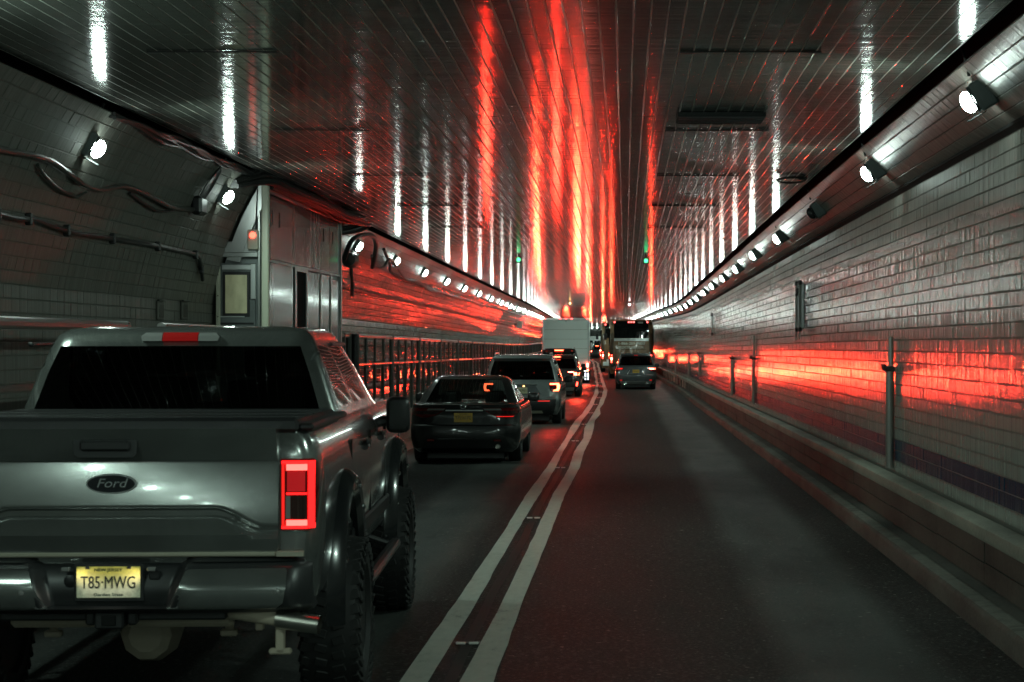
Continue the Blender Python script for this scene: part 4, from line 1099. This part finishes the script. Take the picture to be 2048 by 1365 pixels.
    # side details
    for s in (-1, 1):
        for yy in (1.72, 2.95, 4.12): MB().box((s*.994,yy,1.14), (.012,.012,.56), 0).make('door_seam', 'void', t)
        for yy in (2.62, 3.80):
            c = MB(); c.box((s*1.012,yy,1.36), (.03,.20,.035), .012); c.make('door_handle', 'gunkdark', t)
            c = MB(); c.tube([(s*1.0,yy-.07,1.33),(s*1.0,yy+.07,1.33)], .02, 8); c.make('handle_cup', 'black', t)
        MB().box((s*1.0,3.0,.86), (.025,2.6,.10), .012).make('sill_trim', 'black', t)
        c = MB(); c.tube([(s*1.06,1.95,.57),(s*1.06,4.2,.57)], .04, 10); c.tube([(s*.7,2.3,.72),(s*1.06,2.1,.57)], .025, 8); c.tube([(s*.7,3.8,.72),(s*1.06,4.0,.57)], .025, 8); c.make('side_step', 'black', t)
        c = MB(); c.box((s*1.10,3.95,1.475), (.165,.12,.25), .055); c.box((s*.99,3.99,1.43), (.14,.07,.07), .02); c.make('wing_mirror', 'black', t)
        c = MB(); c.box((s*.86,2.2,1.965),(.03,.75,.025),.008); c.make('window_visor', 'black', t)
    return t
build_pickup()

# ------------------------------------------------------------------ black sedan
def build_sedan():
    t0z = 33.0
    lower = [(.19,.80,.20,4.66,.25,.3,.05),(.27,.88,.06,4.82,.28,.35,.07),(.42,.915,.01,4.87,.32,.4,.08),(.56,.92,.0,4.88,.32,.4,.08),(.64,.92,.025,4.86,.32,.4,.08),(.66,.918,.075,4.84,.30,.4,.08),(.80,.915,.105,4.78,.30,.45,.09),(.93,.90,.09,4.45,.30,.6,.10),(.985,.875,.075,4.1,.28,.6,.10),(1.00,.85,.13,3.9,.28,.5,.10),(1.015,.83,.55,3.75,.28,.5,.08)]
    upper = [(1.00,.845,.56,3.72,.26,.4,.06),(1.06,.815,.66,3.50,.26,.4,.06),(1.18,.76,.92,3.10,.25,.35,.06),(1.30,.70,1.20,2.74,.24,.3,.06),(1.385,.645,1.45,2.50,.22,.3,.05),(1.425,.59,1.62,2.36,.2,.3,.05),(1.445,.45,1.85,2.1,.15,.2,.04)]
    t = car('sedan', 'black sedan with yellow licence plate between the pickup and the grey sport utility', 'car', P3(-2.66, t0z, 0), .0, 'blackpaint', lower, upper, (.12,.47,.52,.88,1), (1,2,3), .82, [(.12,.47),(.52,.88)], (.335,.22,1.02,3.84,.885), 'alu', rear_glass='glass', side_glass='tint', rear_rows=(0,1,2,3))
    F = rearF(lower)
    seats(t, (1.55,2.55), .78, (-.38,.38), .42)
    b = MB(); b.box((0,2.75,1.33), (.22,.03,.06), .012); b.make('rear_view_mirror', 'black', t)
    for s in (1,-1):
        def sg(r): return r if s > 0 else mirr(r)
        tl = pz(t, 'tail_light', F, sg([(.775,.60,.70),(.80,.50,.80),(.85,.40,.90),(.89,.34,.912),(.925,.31,.90),(.935,.33,.88)]), 'redlens', nx=10, d=.02)
        pz(tl, 'reverse_lens', F, sg([(.895,.34,.62),(.926,.315,.60)]), 'clearlens', nx=6, d=.025, sub=1)
        pz(tl, 'smoked_lens', F, sg([(.83,.46,.88),(.885,.38,.90)]), 'darklens', nx=8, d=.024, sub=1)
        if s > 0: pz(tl, 'light_strip', F, sg([(.786,.55,.80),(.797,.52,.82)]), 'run_dim', nx=6, d=.026, sub=1)
        c = MB(); c.tube([(s*.44,.16,.80),(s*.52,.13,.87)], .008, 6); c.make('trunk_crease', 'alu', t)
        mirror(t, s*1.01, 3.05, 1.03, .21, .15, 'blackpaint', s)
        MB().box((s*.55,-.0,.40), (.12,.02,.035), .008).make('reflector', 'redlens', t)
    pz(t, 'trunk_panel', F, [(.69,-.40,.40),(.76,-.44,.44),(.88,-.33,.33)], 'blackpaint', nx=8, d=.008)
    MB().box((0,F(0,.885)-.012,.893), (.62,.02,.02), .006).make('trunk_trim', 'alu', t)
    plate(t, F, -.015, .775, 'plate_ny', 'T755617C', 'NEW YORK', '', d=.03)
    p = [(.045*math.cos(a), .03*math.sin(a)) for a in np.linspace(0, 2*math.pi, 20)]
    c = MB(); c.tube([(x-.02, F(0,.955)-.008, .955+z) for x, z in p], .006, 6); c.tube([(x*.45-.02, F(0,.955)-.008, .955+z*.9) for x, z in p], .004, 6); c.make('badge', 'chrome', t)
    text('model_script', 'CAMRY', .035, 'chrome', t, (.19, F(.2,.955)-.006, .952), .002, width=.2)
    pz(t, 'bumper_lip', F, [(.30,-.66,.66),(.42,-.62,.62)], 'black', nx=10, d=.01)
    c = MB(); c.lathe([(.03,-.02),(.042,-.03),(.045,.08)], c=(.56,.06,.30), axis='y', n=16); c.make('exhaust_tip', 'exh', t)
    MB().box((0,F(0,.425)-.015,.425), (.86,.025,.012), .004).make('bumper_crease', 'gunkdark', t)
    return t
build_sedan()

# ------------------------------------------------------------------ sport utilities
def suv(name, label, loc, rz, paint, W, H, Lg, light, group=None, belt=1.08, roof_rails=True, fill=True):
    h = W/2; k = H/1.78
    lower = [(.26,h*.90,.14,Lg-.2,.2,.3,.05),(.38,h*.96,.03,Lg-.06,.25,.35,.06),(.55,h,.0,Lg,.25,.4,.07),(.68,h,.01,Lg,.25,.4,.07),(.72,h,.05,Lg-.02,.24,.4,.07),(.90,h*.995,.07,Lg-.05,.24,.45,.07),(1.0,h*.985,.085,Lg-.2,.22,.5,.07),(belt,h*.965,.10,Lg-.9,.2,.5,.07)]
    up = [(belt-.005,h*.955,.105,Lg-1.1,.2,.4,.06),(belt+.07,h*.93,.14,Lg-1.35,.2,.4,.06),(belt+(H-belt)*.5,h*.86,.27,Lg-1.75,.2,.35,.06),(H-.16,h*.79,.36,Lg-2.1,.19,.3,.05),(H-.085,h*.755,.30,Lg-2.25,.18,.3,.05),(H-.03,h*.71,.36,Lg-2.4,.18,.3,.05),(H,h*.55,.6,Lg-2.7,.15,.2,.04)]
    t = car(name, label, 'car', loc, rz, paint, lower, up, (.05,.24,.28,.55,.60,.88,1), (1,2), .90, [(.05,.24),(.28,.55),(.60,.88)], (.375,.24,1.02,Lg-1.0,h*.965), 'rim', group=group)
    F = rearF(lower); FU = rearF(up)
    seats(t, (1.4,2.6), 1.05, (-.4,.4), .5)
    for s in (-1,1): 
        mirror(t, s*(h+.10), Lg-1.75, 1.10, .22, .17, 'black', s)
        if roof_rails:
            c = MB(); c.tube([(s*h*.70,.75,H+.0),(s*h*.70,.85,H+.035),(s*h*.70,Lg-2.9,H+.035),(s*h*.70,Lg-2.8,H)], .018, 8); c.make('roof_rail', 'alu', t)
    return t, F, FU, h
# grey one with the lit hooked lamp
t, F, FU, h = suv('sport_utility', 'grey sport utility with hooked orange tail light directly ahead of the black sedan', P3(-2.62, 50.5, 0), 0, 'greypaint', 2.0, 1.78, 5.0, None)
pz(t, 'lower_bumper', F, [(.26,-.90,.90),(.40,-.95,.95),(.62,-.98,.98),(.66,-.98,.98)], 'black', nx=14, d=.012)
for s in (1,-1):
    def sg(r): return r if s > 0 else mirr(r)
    tl = pz(t, 'tail_light', F, sg([(.86,.74,.90),(.92,.72,.97),(1.05,.70,.975),(1.075,.70,.97)]), 'redlens', nx=8, d=.02)
    pz(tl, 'light_bar', F, sg([(1.025,.72,.945),(1.062,.72,.95)]), 'expl', nx=5, d=.027, sub=1)
    pz(tl, 'light_bar', F, sg([(.90,.88,.955),(.95,.90,.963),(1.025,.89,.965)]), 'expl', nx=3, d=.027, sub=1)
    pz(tl, 'light_bar', F, sg([(.865,.80,.93),(.90,.83,.95)]), 'expl', nx=3, d=.027, sub=1)
    back_light(t, s*.88, F(.88,.97)-.05, .97, .14, .18, 2.5, (1.0,.03,.015))
    pz(t, 'reflector', F, sg([(.605,.42,.72),(.625,.42,.72)]), 'run_dim', nx=4, d=.02, sub=1)  # no lamp here: the light it returns is put in as glow
pz(t, 'plate_recess', F, [(.78,-.50,.50),(.90,-.42,.42),(1.0,-.36,.36)], 'darkgrey', nx=10, d=.004)
MB().box((0,F(0,1.02)-.015,1.02), (.8,.03,.03), .01).make('plate_garnish', 'chrome', t)
plate(t, F, 0, .88, 'plate_ca', '8LKP01', '', '', d=.02)
MB().box((.06,F(0,.98)-.012,.985), (.05,.012,.012), .003).make('plate_lamp', 'amber', t)
pz(t, 'skid_plate', F, [(.30,-.55,.55),(.37,-.52,.52)], 'gunk', nx=8, d=.02)
pz(t, 'spoiler', FU, [(1.66,-.72,.72),(1.70,-.70,.70)], 'greypaint', nx=10, d=.05, back=.1)
MB().box((0,FU(0,1.25)-.02,1.24), (.06,.03,.03), .01).make('wiper_base', 'black', t)
# two dark ones braking
t, F, FU, h = suv('crossover', 'near-black crossover with glaring red brake lights, second ahead of the grey sport utility queue', P3(-2.74, 80.0, 0), .0, 'darkred', 1.90, 1.70, 4.7, None)
t['label'] = 'near-black crossover braking with starburst red light just ahead of the grey sport utility'
for s in (1,-1):
    def sg(r): return r if s > 0 else mirr(r)
    tl = pz(t, 'tail_light', F, sg([(.88,.62,.90),(.95,.50,.93),(1.03,.44,.92)]), 'redlens', nx=8, d=.02)
    pz(tl, 'brake_lens', F, sg([(.89,.70,.90),(.99,.68,.92)]), 'brake', nx=2, d=.03, sub=1)
    pz(tl, 'light_bar', F, sg([(1.0,.46,.68),(1.03,.46,.68)]), 'run_hot', nx=2, d=.03, sub=1)
    back_light(t, s*.80, F(.8,.94)-.06, .94, .20, .10, BRAKE_W, BRAKE_C)
    pz(t, 'reflector', F, sg([(.45,.78,.84),(.62,.80,.86)]), 'run', nx=1, d=.025, sub=1)  # glow put into a reflector that has no lamp
pz(t, 'high_brake_light', FU, [(1.60,-.15,.15),(1.64,-.15,.15)], 'brake2', nx=2, d=.05, sub=1)
pz(t, 'lower_bumper', F, [(.26,-.80,.80),(.40,-.85,.85)], 'alu', nx=10, d=.01); plate(t, F, 0, .78, 'whitebox', '4GR 7721', d=.02)
t, F, FU, h = suv('van', 'tall near-black people carrier with red brake lights in front of the white truck', P3(-2.95, 91.5, 0), -CX(92)*0+HEAD(92), 'darkred', 2.0, 1.93, 5.1, None)
for s in (1,-1):
    def sg(r): return r if s > 0 else mirr(r)
    tl = pz(t, 'tail_light', F, sg([(.70,.80,.95),(1.05,.80,.97)]), 'redlens', nx=4, d=.02)
    pz(tl, 'brake_lens', F, sg([(.86,.80,.96),(1.05,.80,.97)]), 'brake', nx=2, d=.03, sub=1)
    pz(tl, 'light_bar', F, sg([(.66,.83,.93),(.84,.83,.95)]), 'run_hot', nx=1, d=.03, sub=1)
    back_light(t, s*.88, F(.88,.95)-.06, .95, .14, .18, BRAKE_W, BRAKE_C)
pz(t, 'high_brake_light', FU, [(1.82,-.20,.20),(1.865,-.20,.20)], 'brake2', nx=2, d=.05, sub=1)
# crossover in the right lane
t, F, FU, h = suv('crossover', 'dark grey crossover with yellow plate behind the coach in the right lane', P3(.60, 93.0, 0), HEAD(93)*.5, 'darkgrey', 1.90, 1.69, 4.8, None, belt=1.06)
for s in (1,-1):
    def sg(r): return r if s > 0 else mirr(r)
    tl = pz(t, 'tail_light', F, sg([(.84,.84,.93),(.92,.66,.94),(1.0,.56,.93),(1.03,.58,.92)]), 'redlens', nx=8, d=.02)
    pz(tl, 'light_bar', F, sg([(.95,.64,.90),(1.01,.60,.91)]), 'run_hot' if s > 0 else 'run_dim', nx=3, d=.03, sub=1)
    pz(t, 'reflector', F, sg([(.435,.64,.74),(.46,.64,.74)]), 'run_dim', nx=1, d=.02, sub=1)  # reflector shine put in as emission
    c = MB(); c.tube([(s*.40,F(.4,.72)-.012,.72),(s*.29,F(.3,.90)-.012,.90)], .012, 6); c.make('hatch_crease', 'alu', t)
    c = MB(); c.lathe([(.05,-.02),(.075,-.03),(.08,.06)], c=(s*.52,.06,.315), axis='y', n=16); c.make('exhaust_tip', 'chrome', t)
plate(t, F, .0, .86, 'plate_ny', 'HKB 4271', d=.02)
pz(t, 'lower_bumper', F, [(.26,-.80,.80),(.33,-.86,.86),(.40,-.88,.88)], 'alu', nx=10, d=.012)
pz(t, 'spoiler', FU, [(1.585,-.70,.70),(1.63,-.66,.66)], 'darkgrey', nx=8, d=.08, back=.1)
for s in (-1,1): MB().box((s*.05,FU(0,1.6)-.09,1.60), (.05,.02,.025), .004).make('high_brake_light', 'run_dim', t)

# ------------------------------------------------------------------ white box truck
def build_truck():
    t = thing('box_truck', 'white box truck with plain grey-white rear door in the left lane', 'truck', P3(-2.80, 105.0, 0), HEAD(105)*.7)
    MB().box((0,3.6,2.13), (2.44,7.0,2.66), .03).make('cargo_box', 'whitebox', t)
    for s in (-1,1): MB().box((s*1.19,.06,2.10), (.09,.12,2.68), .012).make('corner_post', 'alu', t)
    hd = MB().box((0,.05,3.40), (2.30,.13,.12), .012).make('header', 'alu', t); MB().box((0,.05,.79), (2.46,.14,.10), .012).make('door_sill', 'alu', t)
    d = MB().box((0,.085,2.09), (2.27,.05,2.48), .004).make('rear_door', 'whitebox', t)
    for k in range(1,5): MB().box((0,.058,.85+k*.5), (2.26,.006,.012), 0).make('door_seam', 'gunk', d)
    MB().box((0,.055,.98), (.14,.02,.12), .01).make('latch', 'gunkdark', d); MB().box((0,.055,3.30), (.06,.02,.05), .006).make('strap_hook', 'black', d)
    for x in (-1.12,-.30,0,.30,1.12):
        MB().box((x,-.022,3.42), (.11,.02,.045), .008).make('marker_light', 'marker', t)
    for s in (-1,1):
        MB().box((s*1.13,-.03,.98), (.085,.03,.22), .01).make('tail_light', 'run_hot', t)
        MB().box((s*1.13,-.03,.68), (.11,.03,.16), .01).make('brake_light', 'brake', t)
        back_light(t, s*1.13, -.06, .68, .11, .16, BRAKE_W*.8, BRAKE_C)
        MB().box((s*1.0,-.03,.70), (.09,.03,.10), .01).make('reverse_light', 'white_led', t)
        b = MB(); b.box((s*1.02,.02,.42), (.07,.07,.42), .008); b.make('bumper_leg', 'strip_glow', t)
        b = MB(); b.box((s*1.16,.02,.42), (.05,.05,.42), .008); b.make('reflector_strip', 'strip_glow', t)
    MB().box((0,.02,.33), (2.3,.08,.10), .012).make('bumper', 'whitebox', t); MB().box((0,.0,.62), (2.40,.12,.08), .01).make('rear_frame', 'gunkdark', t)
    plate(t, lambda x, z: -.03, -.55, .64, 'plate_ca', '62071JR', d=.05)
    for s in (-1,1):
        wheel(t, s*.98, 1.9, .48, .52, s, 'alu'); wheel(t, s*1.02, 6.9, .48, .28, s, 'alu')
        MB().box((s*1.0,1.25,.55), (.55,.02,.62), .006).make('mud_flap', 'rubber', t)
    b = MB(); b.box((0,8.2,1.55), (2.2,1.9,1.9), .15); b.box((0,9.2,1.05),(2.1,1.1,1.0),.15); b.make('cab', 'whitepaint', t)
    for s in (-1,1):
        c = MB(); c.box((s*1.34,8.3,1.95), (.20,.10,.42), .04); c.tube([(s*1.1,8.5,2.2),(s*1.3,8.35,2.1)], .02, 6); c.make('wing_mirror', 'chrome', t)
    return t
build_truck()

# ------------------------------------------------------------------ coaches
def coach(label, loc, rz, lettered):
    t = thing('coach', label, 'bus', loc, rz); W = 1.295
    sl = [(.32,1.20,.06,12.9,.18,.3,.04),(.6,W,.0,13.0,.22,.3,.05),(2.0,W,.02,13.0,.24,.3,.05),(2.9,W*.985,.07,12.9,.25,.3,.05),(3.35,W*.965,.16,12.7,.25,.3,.05),(3.46,W*.93,.26,12.5,.22,.3,.05),(3.5,W*.8,.5,12.2,.2,.3,.05)]
    FYl = (.05,.12,.17,.3,.45,.6,.75,.9,1); V, F = loft(sl, FYl); o = mesh('body', V, F[None], 'tan', t, 35)
    cut_arches(o, [(yy, .50, .58, s*.9, s*1.6) for yy in (3.2,10.6) for s in (-1,1)])
    Fr = rearF(sl)
    for s in (-1,1):
        for yy in (3.2,10.6): wheel(t, s*1.12, yy, .50, .32, s, 'alu')
        def sg(r): return r if s > 0 else mirr(r)
        pz(t, 'corner_panel', Fr, sg([(.9,1.06,1.275),(1.7,1.04,1.28),(3.35,1.02,1.22)]), 'tan_dark', nx=5, d=.012, sub=2)
        tl = pz(t, 'tail_light', Fr, sg([(.95,1.08,1.24),(1.55,1.08,1.24)]), 'redlens', nx=3, d=.02, sub=1)
        pz(tl, 'light_bar', Fr, sg([(1.12,1.10,1.20),(1.28,1.10,1.20)]), 'run_hot', nx=1, d=.03, sub=1)
        pz(tl, 'light_bar', Fr, sg([(1.36,1.11,1.19),(1.44,1.11,1.19)]), 'run', nx=1, d=.03, sub=1)
        pz(tl, 'light_bar', Fr, sg([(.98,1.11,1.20),(1.08,1.11,1.20)]), 'run', nx=1, d=.03, sub=1)
        for k in range(7): MB().box((s*(W-.035), 1.0+k*1.7, 2.45), (.09,1.62,1.0), .02).make('side_window', 'tint_dark', t)
        c = MB(); c.tube([(s*1.2,12.8,3.1),(s*1.5,13.1,3.0),(s*1.52,13.1,2.7)], .03, 6); c.box((s*1.5,13.1,2.5),(.2,.12,.42),.04); c.make('wing_mirror', 'black', t)
    pz(t, 'rear_window', Fr, [(2.40,-1.0,1.0),(2.9,-1.01,1.01),(3.30,-1.0,1.0),(3.40,-.97,.97)], 'tint_dark', nx=12, d=.02, sub=3)
    if lettered:
        pz(t, 'name_bar', Fr, [(2.23,-1.0,1.0),(2.385,-1.0,1.0)], 'alu', nx=10, d=.025, sub=1)
        text('maker_name', 'VAN HOOL', .10, 'ink', t, (0, Fr(0,2.31)-.028, 2.31), .003, width=.52)
        text('phone_number', '1-866-269-9600', .22, 'letter', t, (0, Fr(0,2.09)-.012, 2.085), .004, width=1.52, bold=.008)
        text('web_address', 'W.DCTRAILS.COM', .20, 'letter', t, (-.02, Fr(0,1.88)-.012, 1.865), .004, width=1.44, bold=.008)
        text('fleet_number', '1003', .14, 'letter', t, (.52, Fr(.5,3.33)-.035, 3.30), .003, width=.27)
        pz(t, 'engine_door', Fr, [(1.0,-.85,.85),(1.74,-.85,.85)], 'tan', nx=8, d=.014)
        for s in (-1,1):
            MB().box((s*.92,Fr(.9,1.3)-.012,1.35), (.018,.015,.78), .003).make('door_hinge', 'tan_dark', t)
        MB().box((0,Fr(0,1.75)-.016,1.752), (1.72,.014,.02), .003).make('door_seam', 'void', t)
        for k in range(8): MB().box((0,Fr(0,1.1)-.02,1.06+k*.055), (1.3,.014,.024), .004).make('grille_slat', 'tan_dark', t)
    for s in (-1,1): back_light(t, s*1.15, -.10, 1.2, .12, .3, 2.5 if lettered else 5, BRAKE_C)
    MB().box((0,.0,.62), (2.3,.12,.28), .04).make('bumper', 'tan_dark' if lettered else 'whitebox', t)
    for x in (-.97,-.15,0,.15,.93): 
        c = MB(); c.lathe([(.02,-.02),(.045,-.01),(.045,.03)], c=(x, Fr(x,3.32)-.03, 3.33), axis='y', n=10); c.make('marker_light', 'marker', t)
    if not lettered: MB().box((-.75,-.07,.75), (.28,.02,.34), .01).make('bumper_plate', 'whitebox', t)
    return t
M['tint_dark'] = mat('dark_coach_glass', (.008,.009,.010), .03)
coach('tan coach with white phone number lettering across its rear in the right lane', P3(.86, 116.0, 0), HEAD(116)*.6, True)
coach('second coach with dark rear window mostly hidden beyond the lettered coach', P3(.50, 138.5, 0), HEAD(138), False)

# ------------------------------------------------------------------ far traffic glimpsed between truck and coach
def far_van(label, X, y, paint, lights, group='distant vehicles between truck and coach'):
    t = thing('delivery_van', label, 'van', P3(X, y, 0), HEAD(y), group)
    sl = [(.3,.9,.06,5.6,.15,.3,.03),(.6,1.0,.0,5.8,.15,.3,.03),(1.4,1.0,.0,5.6,.15,.4,.03),(2.3,.95,.05,4.4,.15,.4,.03),(2.6,.85,.1,4.0,.15,.3,.03)]
    V, F = loft(sl, (.2,.5,.8,1)); mesh('body', V, F[None], paint, t, 35); Fr = rearF(sl)
    both(t, 'rear_window', Fr, [(1.5,.08,.78),(2.1,.08,.76)], 'tint_dark', nx=3, d=.015, sub=1)
    both(t, 'tail_light', Fr, [(.8,.84,.98),(1.3,.84,.98)], lights, nx=1, d=.02, sub=1)
    for s in (-1,1): wheel(t, s*.86, 1.0, .36, .24, s); wheel(t, s*.86, 4.6, .36, .24, s)
    return t
far_van('distant white van with a bright top beyond the coaches', .63, 236, 'whitepaint', 'run_hot')
t, F, FU, h = suv('crossover', 'distant dark car with red lights just in front of the far white van', P3(.35, 226, 0), HEAD(226), 'darkred', 1.85, 1.6, 4.6, None, group='distant vehicles between truck and coach', belt=1.02)
both(t, 'tail_light', F, [(.85,.62,.90),(.98,.62,.92)], 'run_hot', nx=1, d=.03, sub=1)
pz(t, 'high_brake_light', FU, [(1.49,-.15,.15),(1.53,-.15,.15)], 'brake2', nx=2, d=.05, sub=1)
for s in (-1,1): back_light(t, s*.77, F(.77,.92)-.06, .92, .25, .12, 13, BRAKE_C)
t, F, FU, h = suv('crossover', 'dark crossover with red lights hidden ahead of the white truck', P3(-2.75, 168, 0), HEAD(168), 'darkred', 1.9, 1.7, 4.7, None, group='distant vehicles between truck and coach')
both(t, 'tail_light', F, [(.85,.62,.90),(.98,.62,.92)], 'run_hot', nx=1, d=.03, sub=1)
for s in (-1,1): back_light(t, s*.77, F(.77,.92)-.06, .92, .25, .12, 13, BRAKE_C)
